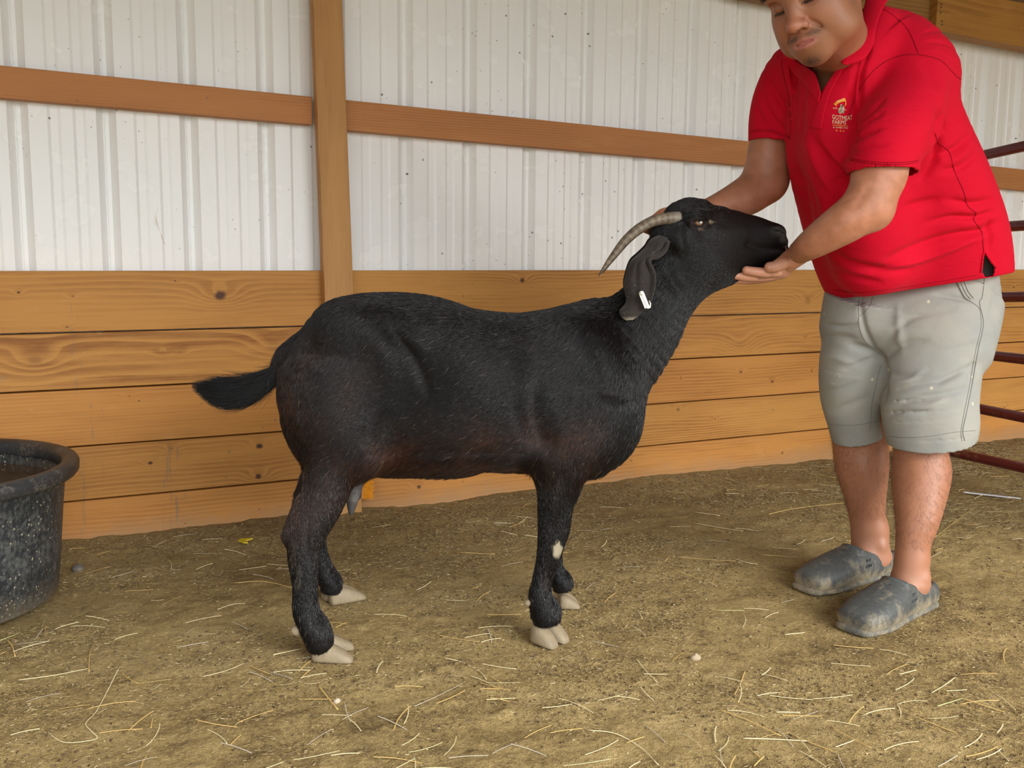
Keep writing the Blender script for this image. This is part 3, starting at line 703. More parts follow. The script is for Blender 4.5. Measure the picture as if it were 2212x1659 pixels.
def coat(P):
    l = P - GO; u, v_, z = l @ GU, l @ GV, P[:, 2]
    n1 = fbm(u * 9 + 5, z * 9 + v_ * 7, 5); n2 = fbm(u * 40 + 5, z * 22 + v_ * 20, 9)
    C = np.tile(np.array([0.0040, 0.0038, 0.0042]), (len(P), 1))
    rear = np.clip((0.10 - u) / 0.25, 0, 1) * np.clip((z - 0.22) / 0.12, 0, 1) * np.clip((0.72 - z) / 0.25, 0, 1)
    belly = np.exp(-((z - 0.455) / 0.06) ** 2) * np.clip((u - 0.1) / 0.1, 0, 1) * np.clip((0.62 - u) / 0.1, 0, 1)
    br = np.clip((rear * 0.9 + belly * 0.8 + 0.10) * (0.25 + 1.5 * np.clip(n1 * 1.3 - .15, 0, 1)), 0, 1)
    C += br[:, None] * np.array([0.026, 0.011, 0.006])
    C *= (0.75 + 0.5 * n2)[:, None]
    return C
Cg = coat(Vg)
gx, gy = proj(Vg)
def blot(cx, cy, rx, ry, col, side=-1, strength=1.0, edge=0.35, seed=1):
    d = np.hypot((gx - cx) / rx, (gy - cy) / ry) + (fbm(gx / 7.0, gy / 7.0, seed) - .5) * .9
    w = np.clip((1 - d) / edge, 0, 1) * (gv * side > 0) * strength; Cg[:] = Cg * (1 - w[:, None]) + np.array(col) * w[:, None]
blot(1206, 1187, 13, 20, (.34, .29, .20), strength=.95)
blot(632, 1200, 10, 40, (.16, .13, .09), strength=.5); blot(645, 1245, 8, 30, (.2, .17, .12), strength=.4); blot(640, 1262, 4, 12, (.3, .27, .2), strength=.6)
blot(1178, 1255, 9, 26, (.12, .09, .08), strength=.4); blot(1143, 1302, 7, 14, (.40, .30, .22), strength=.8)
blot(1683, 501, 21, 13, (.085, .076, .066), strength=.75, edge=.9); blot(1694, 518, 13, 10, (.080, .070, .060), strength=.6, edge=.9); blot(1675, 543, 24, 5, (.030, .028, .028), strength=.8, edge=.9); blot(1679, 499, 10, 3.2, (.002, .002, .002), strength=1, edge=.5); blot(1690, 502, 5, 2.6, (.002, .002, .002), strength=1, edge=.5); blot(1668, 534, 34, 2.6, (.001, .001, .001), strength=1, edge=.5)  # muzzle dust and lip tone, then painted recess shade in nostril and mouth
blot(1533, 480, 9, 3, (.34, .27, .16), strength=.7); blot(1512, 497, 10, 2.2, (.22, .16, .10), strength=.5)
blot(1508, 482, 24, 15, (.045, .028, .026), strength=.6, edge=.8)
blot(1150, 842, 22, 14, (.07, .07, .07), strength=.35, edge=.9)
def coat_mat():
    n = NT('black_coat'); c = n.attr('Col'); n.set(n.mix(0.0, c, (0, 0, 0)), 0.6, 0.15)
    g = n.noise(n.vmul(n.obj, (1, 1, 0.5)), 260.0, 4, 0.7); n.bump(g, 0.5, 0.002); n.b.inputs['Sheen Weight'].default_value = 0.0
    return n.m
gmat = coat_mat()
gbody = mesh_obj('body', Vg, Qg, gmat, goat); colour(gbody, Cg)

# hooves, two claws to a foot, and the dew claws
def horn_like(name, c1, c2, streak=40.0):
    n = NT(name); a = n.noise(n.vmul(n.obj, (1, 1, 1)), streak, 5, 0.65); b = n.noise(n.vmul(n.obj, (1, 1, 0.15)), 150.0, 4, .6)
    n.set(n.mix(n.math('MULTIPLY', n.add(n.mul(a, 0.7), n.mul(b, 0.4)), 1.0, clamp=True), c1, c2), 0.6, 0.4); n.bump(n.add(a, b), 0.4, 0.002); return n.m
MHOOF = horn_like('dusty_hoof', (0.13, 0.10, 0.062), (0.38, 0.30, 0.19))
def claw(heel, toe, w, h, side, label=None):
    """heel and toe on the ground, a wedge that is high at the back and long at the toe"""
    heel = np.array(heel, float); toe = np.array(toe, float); d = toe - heel; L = np.linalg.norm(d); d = d / L; s = np.array([-d[1], d[0], 0])
    rings = []
    for t, hw, hh in ((-0.06, .55, .86), (0.05, .86, 1.0), (0.30, 1.0, 1.0), (0.55, .95, .78), (0.80, .84, .52), (0.95, .62, .32), (1.0, .40, .20)):
        c = heel + d * L * t; ring = []
        for (y, z) in ((-1, 0.0), (-1.02, .35), (-.88, .80), (-.35, 1.0), (.35, 1.0), (.88, .80), (1.02, .35), (1, 0.0)):
            ring.append(c + s * y * w * hw + np.array([0, 0, 1]) * (z * h * hh + 0.001))
        rings.append(ring)
    k = 8; v = [p for r in rings for p in r]; f = []
    for i in range(len(rings) - 1):
        for j in range(k): f.append((i * k + j, i * k + (j + 1) % k, (i + 1) * k + (j + 1) % k, (i + 1) * k + j))
    f.append(tuple(range(k))[::-1]); f.append(tuple((len(rings) - 1) * k + j for j in range(k)))
    o = mesh_obj('hoof', v, f, MHOOF, goat); m = o.modifiers.new('soft', 'SUBSURF'); m.levels = 2; m.render_levels = 2
    return o
def claws(hpx, tpx, sp, w, h, splay=0.0, in_len=1.0):
    a, b = onfloor(*hpx), onfloor(*tpx); d = unit(b - a); s = np.array([-d[1], d[0], 0])
    claw(a - s * sp, b - s * (sp + splay), w, h, -1); claw(a + s * sp * 1.0, b + s * (sp + splay) + d * (in_len - 1) * .05, w * .95, h, 1)
claws((680, 1421), (764, 1417), .020, .022, .046, .016, 1.0)
claws((708, 1304), (780, 1288), .019, .022, .046, .004)
claws((1166, 1382), (1213, 1398), .0190, .0215, .050, .002)
claws((1208, 1310), (1250, 1309), .017, .019, .036, .002)
for (x, y, dv, r) in ((643, 1361, -.165, 12), (668, 1352, -.150, 9), (1142, 1302, -.112, 8), (1200, 1270, .106, 7), (700, 1262, .168, 8)):
    p = gp(x, y, dv); rr = r * mpp(p); g = G(); pts = [p - GU * rr * 1.0 - GZ * rr * .5, p - GU * rr * .8 - GZ * rr * .3, p, p + GU * rr * 1.1 + GZ * rr * .7]
    g.tube(pts, [rr * .45, rr * .95, rr * 1.15, rr * .8], 14); o = g.build('dew_claw', MHOOF, goat); o.modifiers.new('s', 'SUBSURF').render_levels = 2

# eye, horns, ears, teats
def eye_mat():
    n = NT('goat_eye'); X = n.xyz(n.obj)
    n.set((0.17, 0.092, 0.040), 0.12, 0.5, coat=.6); return n.m
ME, MP = eye_mat(), plain('pupil', (0.006, 0.007, 0.012), 0.05, 0.8)
MLID = plain('eye_rim', (0.10, 0.055, 0.045), 0.5, .4)
for s in (-1, 1):
    c = gp(1509, 482, s * .0485); g = G(); g.lathe((0, 0, 0), [(0.0135 * math.sin(a), -0.0135 * math.cos(a)) for a in np.linspace(0.01, math.pi - .01, 20)], 28)
    v = [c + np.array(q) for q in g.v]; o = mesh_obj('eye', v, g.f, ME, goat)
    pg = G(); sd = -1 if s < 0 else 1; vp = []
    fr = [(0, 0)] + [(math.cos(a) * .0056, math.sin(a) * .0034) for a in np.linspace(0, 2 * math.pi, 20, endpoint=False)]
    for (a_, b_) in fr:
        dd = unit(GU * (a_ - .0) + GZ * (b_ + .0030) + GV * sd * .0135); vp.append(c + dd * .01375)
    ps = mesh_obj('pupil', vp, [(0, i + 1, (i + 1) % 20 + 1) for i in range(20)], MP, goat)
    bpy.context.view_layer.update(); ps.parent = o; ps.matrix_parent_inverse = o.matrix_local.inverted() if False else Matrix.Identity(4); ps.location = (0, 0, 0)
MHORN = NT('horn'); nn = MHORN
tt = nn.attr('Col', 'Fac'); xx = nn.xyz(nn.attr('Col'))
rg = nn.math('SINE', nn.mul(xx[0], 110.0)); nz = nn.noise(nn.obj, 60.0, 5, .65); nz2 = nn.noise(nn.obj, 300.0, 3, .6)
hf = nn.add(nn.mul(rg, 0.05), nn.add(nn.mul(nz, 0.75), nn.mul(nz2, 0.3)))
hc_ = nn.ramp(nn.math('MULTIPLY', hf, 1.0, clamp=True), [(0.28, (.045, .034, .024)), (.48, (.13, .10, .070)), (.72, (.27, .215, .15))])
hc_ = nn.mix(nn.smooth(xx[0], 0.16, 0.0), hc_, (.24, .21, .165)); hc_ = nn.mix(nn.smooth(xx[0], 0.80, 1.0), hc_, (.055, .04, .03))
nn.set(hc_, 0.5, 0.45); nn.bump(nn.add(nn.mul(rg, .15), nn.add(nz, nz2)), .5, .0012)
def horn(pts, dvs, rs, label=None):
    C = [[*gp(x, y, dv), r * 1.0] for (x, y), dv, r in zip(pts, dvs, rs)]; C = crom(C, 10)
    n = len(C); rad = []; P = []
    for i, c in enumerate(C):
        t = i / (n - 1); P.append(c[:3]); rad.append(c[3] * mpp(c[:3]) * (1 + .010 * math.sin(t * 110)))
    g = G(); g.tube(P, rad, 24, flat=0.8); o = g.build('horn', MHORN.m, goat)
    T = np.repeat(np.linspace(0, 1, n), 24); colour(o, np.stack([T, T, T], 1)); return o
horn([(1468, 470), (1440, 472), (1408, 479), (1377, 496), (1350, 520), (1327, 549), (1308, 574), (1293, 596)], [-.028, -.032, -.040, -.048, -.054, -.058, -.060, -.060], [17, 16, 14.5, 13.2, 11.5, 9, 5.5, 1.2])
horn([(1468, 470), (1442, 474), (1410, 482), (1380, 498), (1354, 521), (1332, 548), (1314, 572), (1302, 590)], [.028, .040, .050, .060, .066, .068, .066, .064], [15, 14, 12.5, 11.0, 9.5, 7.5, 4.5, 1.0])
MEAR = NT('ear_skin'); ne = MEAR
en = ne.noise(ne.obj, 30.0, 5, .6); es = ne.smooth(ne.voro(ne.obj, 260.0), .22, .10); eg = ne.smooth(ne.noise(ne.obj, 25.0, 2), .5, .62)
tipd = ne.xyz(ne.attr('Col'))[0]
ec = ne.mix(en, (.016, .013, .012), (.042, .034, .031)); ec = ne.mix(ne.mul(es, ne.mul(eg, .6)), ec, (.45, .42, .38))
ec = ne.mix(ne.mul(ne.smooth(tipd, .88, .99), .8), ec, (.30, .26, .20)); ne.set(ec, .78, .18, sheen=.15); ne.bump(en, .4, .003)
def ear(rows, s, label=None):
    """rows: left px, right px, y, dv at the left edge, dv in the middle, dv at the right edge"""
    R = crom(rows, 8); m = 16; v = []; T = []
    for i, (xl, yl, xr, yr, d0, d1, d2) in enumerate(R):
        for j in range(m + 1):
            t = j / m; x = xl + (xr - xl) * t; y = yl + (yr - yl) * t
            dv = d0 * (1 - t) * (1 - 2 * t) + 4 * d1 * t * (1 - t) + d2 * t * (2 * t - 1)
            fold = .006 * math.exp(-((t - .42) / .10) ** 2) * math.sin(math.pi * min(1, i / (len(R) * .8)))
            v.append(gp(x, y, s * -1 * (dv + fold))); T.append(i / (len(R) - 1))
    f = [(i * (m + 1) + j, (i + 1) * (m + 1) + j, (i + 1) * (m + 1) + j + 1, i * (m + 1) + j + 1) for i in range(len(R) - 1) for j in range(m)]
    o = mesh_obj('ear', v, f, MEAR.m, goat); T = np.array(T); colour(o, np.stack([T, T, T], 1))
    md = o.modifiers.new('thick', 'SOLIDIFY'); md.thickness = .004; md.offset = 0; o.modifiers.new('s', 'SUBSURF').render_levels = 1
    return o
earrows = [(1422, 505, 1446, 512, -.050, -.060, -.052), (1402, 515, 1445, 524, -.056, -.078, -.060), (1392, 530, 1436, 542, -.062, -.094, -.070), (1376, 546, 1418, 556, -.068, -.104, -.082), (1359, 563, 1407, 567, -.074, -.108, -.092),
           (1348, 596, 1413, 588, -.080, -.110, -.098), (1346, 617, 1414, 612, -.082, -.110, -.100), (1351, 644, 1409, 638, -.084, -.110, -.100), (1346, 656, 1402, 658, -.088, -.110, -.100), (1336, 668, 1393, 671, -.094, -.110, -.102),
           (1341, 681, 1382, 681, -.098, -.108, -.104), (1352, 688, 1370, 688, -.102, -.106, -.104)]
near_ear = ear(earrows, -1 * -1)
far_ear = ear([(a + 2, b + 4, c - 4, d + 2, e * .9, f_ * .9, g_ * .9) for (a, b, c, d, e, f_, g_) in earrows], -1)
g = G()   # rolled front rim of the ear
rim = [(1444, 522, -.066), (1438, 538, -.078), (1428, 549, -.086), (1417, 555, -.092), (1407, 556, -.096), (1402, 563, -.100), (1406, 575, -.101), (1413, 590, -.101), (1414, 612, -.103), (1409, 638, -.103), (1402, 657, -.103), (1393, 670, -.104)]
P = crom([[*gp(x, y, d), r] for (x, y, d), r in zip(rim, (.004, .005, .0055, .0055, .005, .0045, .004, .0035, .003, .0026, .0024, .002))], 5)
g.tube(P[:, :3], P[:, 3], 10); rimo = g.build('ear_rim', MEAR.m, goat); colour(rimo, np.full((len(g.v), 3), .3))
# ear tag: a white strip clipped through the ear
MTAG = plain('white_plastic', (0.82, 0.81, 0.74), .4, .5); MINK = plain('tag_print', (0.12, 0.12, 0.12), .5)
tg = thing('ear_tag', tuple(gp(1392, 650, -.112)), 'white plastic identification strip clipped to the hanging ear of the goat', 'ear tag')
g = G(); ta, tb = (1386, 634), (1398, 664); hwp = 5.0
dx, dy = tb[0] - ta[0], tb[1] - ta[1]; L = math.hypot(dx, dy); ux, uy = dx / L, dy / L; nx_, ny_ = -uy, ux
outl = [(ta[0] + nx_ * hwp * math.cos(a) * 1 - ux * hwp * math.sin(a), ta[1] + ny_ * hwp * math.cos(a) - uy * hwp * math.sin(a)) for a in np.linspace(0, math.pi, 9)] + [(tb[0] - nx_ * hwp, tb[1] - ny_ * hwp), (tb[0] + nx_ * hwp, tb[1] + ny_ * hwp)]
fr = [gp(x, y, -.116) for x, y in outl]; bk = [gp(x, y, -.1135) for x, y in outl]; n_ = len(outl)
g.add(fr + bk, [tuple(range(n_)), tuple(range(2 * n_ - 1, n_ - 1, -1))] + [(i, (i + 1) % n_, n_ + (i + 1) % n_, n_ + i) for i in range(n_)])
strip = g.build('strip', MTAG, tg, smooth=False, bevel=.0006)
g = G()
for k in range(11):                                             # row of tiny printed digits
    t = .12 + .8 * k / 10; cx, cy = ta[0] + dx * t + nx_ * 1.2, ta[1] + dy * t + ny_ * 1.2
    a = [(cx - nx_ * 1.9 - ux * .45, cy - ny_ * 1.9 - uy * .45), (cx + nx_ * 1.9 - ux * .45, cy + ny_ * 1.9 - uy * .45), (cx + nx_ * 1.9 + ux * .45, cy + ny_ * 1.9 + uy * .45), (cx - nx_ * 1.9 + ux * .45, cy - ny_ * 1.9 + uy * .45)]
    g.add([gp(x, y, -.1164) for x, y in a], [(0, 1, 2, 3)])
g.build('print', MINK, tg, smooth=False)
g = G(); g.tube([gp(1398, 666, -.115), gp(1404, 664, -.113), gp(1405, 656, -.108), gp(1402, 650, -.104)], .0017, 8); g.tube([gp(1386, 633, -.119), gp(1386, 633, -.110)], .0045, 12)
g.build('clip', MTAG, tg)
# teats
MTEAT = dusty('udder_skin', (.055, .050, .050), (.16, .15, .14), .5, .6, 30)
for (a, b, r0, r1, dv) in (((768, 1000), (758, 1112), 24, 8, -.060), ((770, 1030), (769, 1080), 12, 11, .035)):
    A, B_ = gp(*a, dv), gp(*b, dv); ss = mpp(A); g = G(); C = crom([[*A, r0 * .7 * ss], [*(A * .8 + B_ * .2), r0 * ss], [*(A * .45 + B_ * .55), (r0 * .6 + r1 * .45) * ss], [*(A * .1 + B_ * .9), r1 * ss], [*B_, r1 * .45 * ss]], 6)
    g.tube(C[:, :3], C[:, 3], 20); g.build('teat', MTEAT, goat)

# coat of hair
rng = np.random.default_rng(7)
MFUR = NT('fur'); nf = MFUR
hi_ = nf.new('ShaderNodeHairInfo'); rr = hi_.outputs['Random']; pc = nf.xyz(nf.obj)
uu = nf.add(nf.mul(pc[0], float(GU[0])), nf.mul(pc[1], float(GU[1])))
rearf = nf.mul(nf.smooth(uu, -.10, -.36), nf.mul(nf.smooth(pc[2], .20, .34), nf.smooth(pc[2], .78, .50)))
bel = nf.mul(nf.smooth(pc[2], .56, .45), nf.smooth(uu, .40, .25)); bel = nf.mul(bel, nf.smooth(pc[2], .33, .40))
brn = nf.math('MAXIMUM', rearf, bel); patch = nf.smooth(nf.noise(nf.obj, 9.0, 3), .36, .66)
brn = nf.mul(nf.add(nf.mul(brn, .9), .06), nf.add(nf.mul(patch, .8), .2))
base = nf.mix(nf.smooth(rr, .55, 1.0), (.0028, .0027, .0032), (.014, .0135, .015))
fc = nf.mix(nf.mul(brn, nf.smooth(rr, .0, .7)), base, (.060, .024, .013)); fc = nf.mix(nf.smooth(rr, .990, .995), fc, (.16, .13, .10))
nf.set(fc, .27, .42)
def furry(name, V, Q, count, dirf, lenf, rad, lift, parent, weight=None, k=4, seed=1):
    r = np.random.default_rng(seed); P, N = scatter(V, Q, count, r, weight)
    D = dirf(P); D = D + r.normal(0, .22, D.shape); D -= N * (D * N).sum(1, keepdims=True); D /= np.linalg.norm(D, axis=1, keepdims=True) + 1e-9
    L = lenf(P) * r.uniform(.6, 1.25, len(P)); pts = []
    for i in range(k):
        t = i / (k - 1); up = lift * (t - .62 * t * t) * 1.6
        pts.append(P - N * .001 + (D * (t * .97)[...] if False else D * t) * L[:, None] + N * (up * L)[:, None] + np.array([0, 0, -1]) * (0.10 * t * t * L)[:, None])
    R = np.linspace(1, .12, k) * rad; return hair_obj(name, np.stack(pts, 1), R, MFUR.m, parent)
def fdir(P):
    l = P - GO; u, v_, z = l @ GU, l @ GV, P[:, 2]; px_, py_ = proj(P)
    body = -GU * .80 - GZ * .55; leg = -GZ * 1.0 - GU * .12; hd = -GU * .95 - GZ * .22; nk = -GU * .55 - GZ * .85
    wl = np.clip((.50 - z) / .12, 0, 1) * ((px_ < 800) | (px_ > 1150)); wr_ = np.clip((760 - px_) / 120, 0, 1) * np.clip((py_ - 700) / 150, 0, 1)
    wl = np.clip(np.maximum(wl, wr_ * .9), 0, 1); wn_ = np.clip((px_ - 1280) / 90, 0, 1) * (z > .35); wh = np.clip((px_ - 1470) / 40, 0, 1) * (z > .7)
    D = body * (1 - wl)[:, None] + leg * wl[:, None]; D = D * (1 - wn_)[:, None] + nk * wn_[:, None]; D = D * (1 - wh)[:, None] + hd * wh[:, None]
    s = (fbm(u * 7, z * 7 + v_ * 5, 31) - .5) * 1.1; return D + s[:, None] * (GZ - GU * .5)
def flen(P):
    px_, py_ = proj(P); z = P[:, 2]; L = np.full(len(P), .017); L = np.where(z < .36, .011, L); L = np.where(z < .14, .013, L); L = np.where(z < .065, .007, L)
    L = np.where(z > .7, np.interp(px_, [1400, 1490, 1560, 1640, 1690], [.017, .0095, .007, .0045, .0025]), L); L = np.where((px_ > 790) & (px_ < 1160) & (py_ > 975) & (py_ < 1060) & (z > .3), .030, L); L = np.where((px_ < 660) & (py_ > 880) & (py_ < 1060) & (z > .3), .024, L)
    L = np.where((py_ > 1010) & (px_ > 1240) & (px_ < 1330) & (z > .3), .030, L)
    L = np.where((np.hypot((px_ - 1206) / 13, (py_ - 1187) / 20) < 1) | (np.hypot(px_ - 1509, (py_ - 483) * 1.5) < 22) | (np.hypot((px_ - 1682) / 1.6, py_ - 506) < 17) | ((px_ > 1640) & (np.abs(py_ - 538) < 10) & (z > .7)), .0008, L)
    return L
def fw(P, n): px_, py_ = proj(P); return np.where((n @ GV) < .25, 1.0, .25) * np.where((px_ > 1440) & (P[:, 2] > .7), 2.4, 1.0)
furry('fur', Vg, Qg, 270000, fdir, flen, .00050, .26, goat, fw, seed=3)
# long switch of the tail, and the loose hair on poll and chest
MBLK = plain('black_tail_hair', (.0035, .0034, .004), .27, .42)
def strands(name, rows, count, rad, k, seed, spread, parent=goat):
    r = np.random.default_rng(seed); S = crom(rows, 6); out = []
    for _ in range(count):
        t0 = r.random() ** .8 * .62; n = len(S); i0 = t0 * (n - 1); Ls = r.uniform(.25, .42)
        o1, o2 = r.normal(0, .5, 2); fl_ = r.normal(0, 1); pts = []
        for j in range(k):
            q = min(i0 + Ls * (n - 1) * j / (k - 1), n - 1.001); i = int(q); f = q - i; c = S[i] * (1 - f) + S[i + 1] * f
            w = c[3]; sp = spread * (j / (k - 1)) ** 1.5
            pts.append(c[:3] + (np.array([0, 0, 1]) * np.clip(o1, -1, 1) + GV * np.clip(o2, -1, 1) * .7) * w * (1 + sp * .4) + (GZ * fl_ * .35 + GU * abs(fl_) * .1) * sp * w)
        out.append(pts)
    return hair_obj(name, np.array(out), np.linspace(1, .15, k) * rad, MBLK, parent)
tr = [[*gp(x, y), r * .00092] for (x, y), r in zip([(662, 722), (630, 752), (604, 790), (582, 818), (548, 838), (508, 848), (470, 848), (440, 842), (414, 833)], (18, 19, 20, 24, 29, 31, 27, 17, 8))]
strands('tail_hair', tr, 5200, .00065, 7, 5, .8)
print('GOAT', len(Vg), len(Qg))
# ---------------------------------------------------------------- the man
def wside(p):                      # sideways direction across the line of sight at p, level
    r = p - CAMPOS; return unit([r[1], -r[0], 0])
def lr(rows):                      # px left, px right, py, Y, half depth -> loft rows
    out = []
    for (xl, xr, y, Y, b) in rows:
        p = at((xl + xr) / 2, y, Y); out.append([*p, (xr - xl) / 2 * mpp(p), b, *wside(p)])
    return out
def cw(rows):                      # centre px, py, half px, Y, half depth -> loft rows
    out = []
    for (x, y, h, Y, b) in rows:
        p = at(x, y, Y); out.append([*p, h * mpp(p), b, *wside(p)])
    return out
def ch(rows):                      # px, py, Y, radius px -> chain rows
    return [[*at(x, y, Y), r * mpp(at(x, y, Y))] for (x, y, Y, r) in rows]
person = thing('person', (1.95, 1.78, 0), 'man in a red polo shirt and pale shorts bending to hold the goat\'s head', 'person')

# head frame
def cam2w(v): return RCAM @ np.array(v, float)
def head_axes(yaw, pitch, roll):
    a, t, r = map(math.radians, (yaw, pitch, roll)); c, s = math.cos(r), math.sin(r)
    l = (math.cos(a), 0, -math.sin(a)); u = (-math.sin(t) * math.sin(a), -math.cos(t), -math.sin(t) * math.cos(a)); f = (-math.sin(a) * math.cos(t), math.sin(t), -math.cos(a) * math.cos(t))
    R = lambda v: (v[0] * c + v[1] * s, -v[0] * s + v[1] * c, v[2])
    return unit(cam2w(R(l))), unit(cam2w(R(f))), unit(cam2w(R(u)))
HL, HF, HU = head_axes(51, 22, 8)
HE = at(1712, 4, 1.63); HS = 1.11
def hp(l, f, u): return HE + (HL * l + HF * f + HU * u) * HS
HA = [HL, HF, HU]
sk = Body()
def he(l, f, u, rl, rf, ru, k=.02, mode='u', both=False, tilt=None):
    for s in ((-1, 1) if both else (1,)):
        sk.ell(hp(l * s, f, u), (rl * HS, rf * HS, ru * HS), HA, k=k * HS, mode=mode)
def hc(rows, k=.01, mode='u', both=False, n=4):
    for s in ((-1, 1) if both else (1,)):
        sk.chain([[*hp(l * s, f, u), r * HS] for (l, f, u, r) in rows], k=k * HS, mode=mode, n=n)
he(0, -.092, .045, .080, .098, .095)
he(0, -.050, -.030, .066, .058, .070, k=.03)
he(0, -.050, -.075, .050, .048, .040, k=.03)
he(.044, -.034, -.040, .024, .026, .032, k=.03, both=True)          # cheeks
he(.048, -.056, -.076, .026, .038, .026, k=.03, both=True)          # jaw fullness
he(0, -.012, -.106, .027, .018, .019, k=.03)                        # chin
he(0, -.010, -.080, .032, .018, .022, k=.02)                         # muzzle
he(.030, -.010, .020, .024, .013, .009, k=.02, both=True)            # brow
he(0, -.004, .030, .040, .014, .030, k=.03)
he(.032, .003, -.001, .016, .012, .0125, k=.012, mode='s', both=True)  # sockets
he(.032, -.0105, -.001, .0150, .0145, .0125, k=.006, both=True)      # lids over the eyeballs
hc([(.018, .0005, -.006, .0011), (.026, .0035, -.0092, .0013), (.034, .0033, -.0098, .0013), (.045, -.002, -.0065, .0012)], k=.003, mode='s', both=True)   # slit of the lowered lid
hc([(.018, .000, .009, .0012), (.030, .003, .0125, .0013), (.046, -.004, .008, .0012)], k=.004, mode='s', both=True)
hc([(0, .000, .012, .0085), (0, .008, -.008, .0085), (0, .018, -.028, .0105), (0, .0240, -.039, .0120)], k=.016)   # nose
he(0, .0245, -.0405, .0135, .0115, .0105, k=.008)
he(.0150, .0125, -.0440, .0082, .0105, .0085, k=.007, both=True)
he(.0088, .0165, -.0520, .0056, .0075, .0048, k=.004, mode='s', both=True)
hc([(.029, -.006, -.0735, .0035), (.014, .0060, -.0700, .0046), (.004, .0085, -.0680, .0048), (0, .0082, -.0685, .0044)], k=.008, both=True)     # upper lip
hc([(.024, -.005, -.0800, .0030), (.012, .0042, -.0818, .0045), (0, .0060, -.0824, .0050)], k=.012, both=True)
hc([(.031, -.004, -.0760, .0013), (.016, .0085, -.0763, .0015), (0, .0135, -.0760, .0015)], k=.005, mode='s', both=True, n=5)
hc([(.022, .006, -.042, .0008), (.033, -.002, -.056, .0010), (.040, -.010, -.072, .0006)], k=.010, mode='s', both=True)   # nasolabial
for s in (-1, 1):                                                     # ears
    sk.ell(hp(s * .083, -.085, -.012), (.010 * HS, .018 * HS, .032 * HS), HA, k=.01)
    sk.ell(hp(s * .091, -.080, -.010), (.006 * HS, .009 * HS, .018 * HS), HA, k=.008, mode='s')
# neck, shoulders
NB = at(1838, 128, 1.755)
sk.chain([[*hp(0, -.115, -.035), .064], [*hp(0, -.100, -.085), .062], [*(hp(0, -.10, -.11) * .5 + NB * .5), .063], [*NB, .062]], k=.03, n=4)
sk.chain(ch([(1818, 165, 1.735, 52), (1812, 225, 1.75, 55)]), k=.05)
TORSO = [(1990, 600, 135, 1.82, .095), (1960, 510, 150, 1.79, .125), (1918, 400, 165, 1.755, .125), (1885, 310, 160, 1.735, .118), (1860, 220, 140, 1.725, .105), (1843, 160, 80, 1.735, .065)]
sk.loft(cw(TORSO), k=.04, n=3, capf=.5)
# near arm (his left)
sk.chain(ch([(1975, 165, 1.60, 58), (1950, 260, 1.565, 64), (1912, 350, 1.54, 65), (1892, 400, 1.535, 55), (1872, 447, 1.54, 47)]), k=.03, n=6)
sk.chain(ch([(1872, 447, 1.54, 46), (1838, 472, 1.555, 47), (1795, 500, 1.59, 41), (1755, 526, 1.63, 33), (1730, 543, 1.675, 26)]), k=.02, n=6)
sk.ell(at(1893, 455, 1.535), (.030, .030, .034), k=.03)
# far arm (his right)
sk.chain(ch([(1682, 185, 1.93, 40), (1668, 260, 1.935, 40), (1662, 310, 1.945, 43), (1658, 350, 1.95, 46), (1655, 385, 1.955, 45)]), k=.03, n=3)
sk.chain(ch([(1652, 395, 1.955, 45), (1618, 420, 1.955, 43), (1575, 442, 1.955, 37), (1535, 458, 1.955, 31), (1500, 470, 1.955, 26)]), k=.025, n=6)
# near hand, palm up under the jaw
def gch(rows, k=.006, mode='u', n=3): sk.chain([[*gp(x, y, dv), r] for (x, y, dv, r) in rows], k=k, mode=mode, n=n)
gch([(1742, 536, -.075, .026), (1722, 551, -.058, .025), (1704, 568, -.046, .021), (1686, 586, -.024, .016)], k=.022)
sk.ell(gp(1676, 588, -.006), (.034, .038, .015), E3, k=.012)
gch([(1700, 560, -.058, .017), (1686, 570, -.068, .0150), (1673, 576, -.070, .0130), (1662, 577, -.068, .0118)], k=.010)      # thumb
gch([(1678, 587, -.046, .0125), (1655, 589, -.052, .0115), (1632, 587, -.052, .0108), (1612, 584, -.048, .0098)], k=.004)     # index
gch([(1674, 593, -.026, .0125), (1648, 597, -.032, .0115), (1618, 598, -.034, .0108), (1590, 595, -.032, .0096)], k=.004)    # middle
gch([(1672, 596, -.004, .0120), (1642, 601, -.010, .0110), (1612, 604, -.012, .0102), (1582, 604, -.012, .0092)], k=.004)        # ring
gch([(1674, 596, .018, .0110), (1650, 602, .014, .0100), (1625, 606, .010, .0092), (1602, 606, .008, .0082)], k=.004)     # little
# far hand on the back of the head, round the far horn
gch([(1500, 470, .110, .026), (1470, 474, .105, .026), (1446, 478, .095, .022)], k=.012)
sk.ell(gp(1440, 480, .088), (.036, .015, .034), E3, k=.012)
gch([(1432, 500, .080, .012), (1418, 501, .062, .0115), (1403, 497, .040, .0108), (1393, 494, .026, .0096)], k=.004)
gch([(1430, 484, .085, .011), (1412, 486, .078, .0105), (1396, 490, .066, .010)], k=.004)
gch([(1436, 466, .085, .011), (1420, 470, .090, .0105), (1404, 478, .090, .010)], k=.004)
gch([(1442, 458, .085, .011), (1432, 461, .088, .0105), (1420, 470, .092, .009)], k=.004)
gch([(1462, 466, .090, .014), (1454, 460, .060, .012), (1450, 457, .040, .011), (1443, 457, .020, .009)], k=.006)               # thumb over the poll
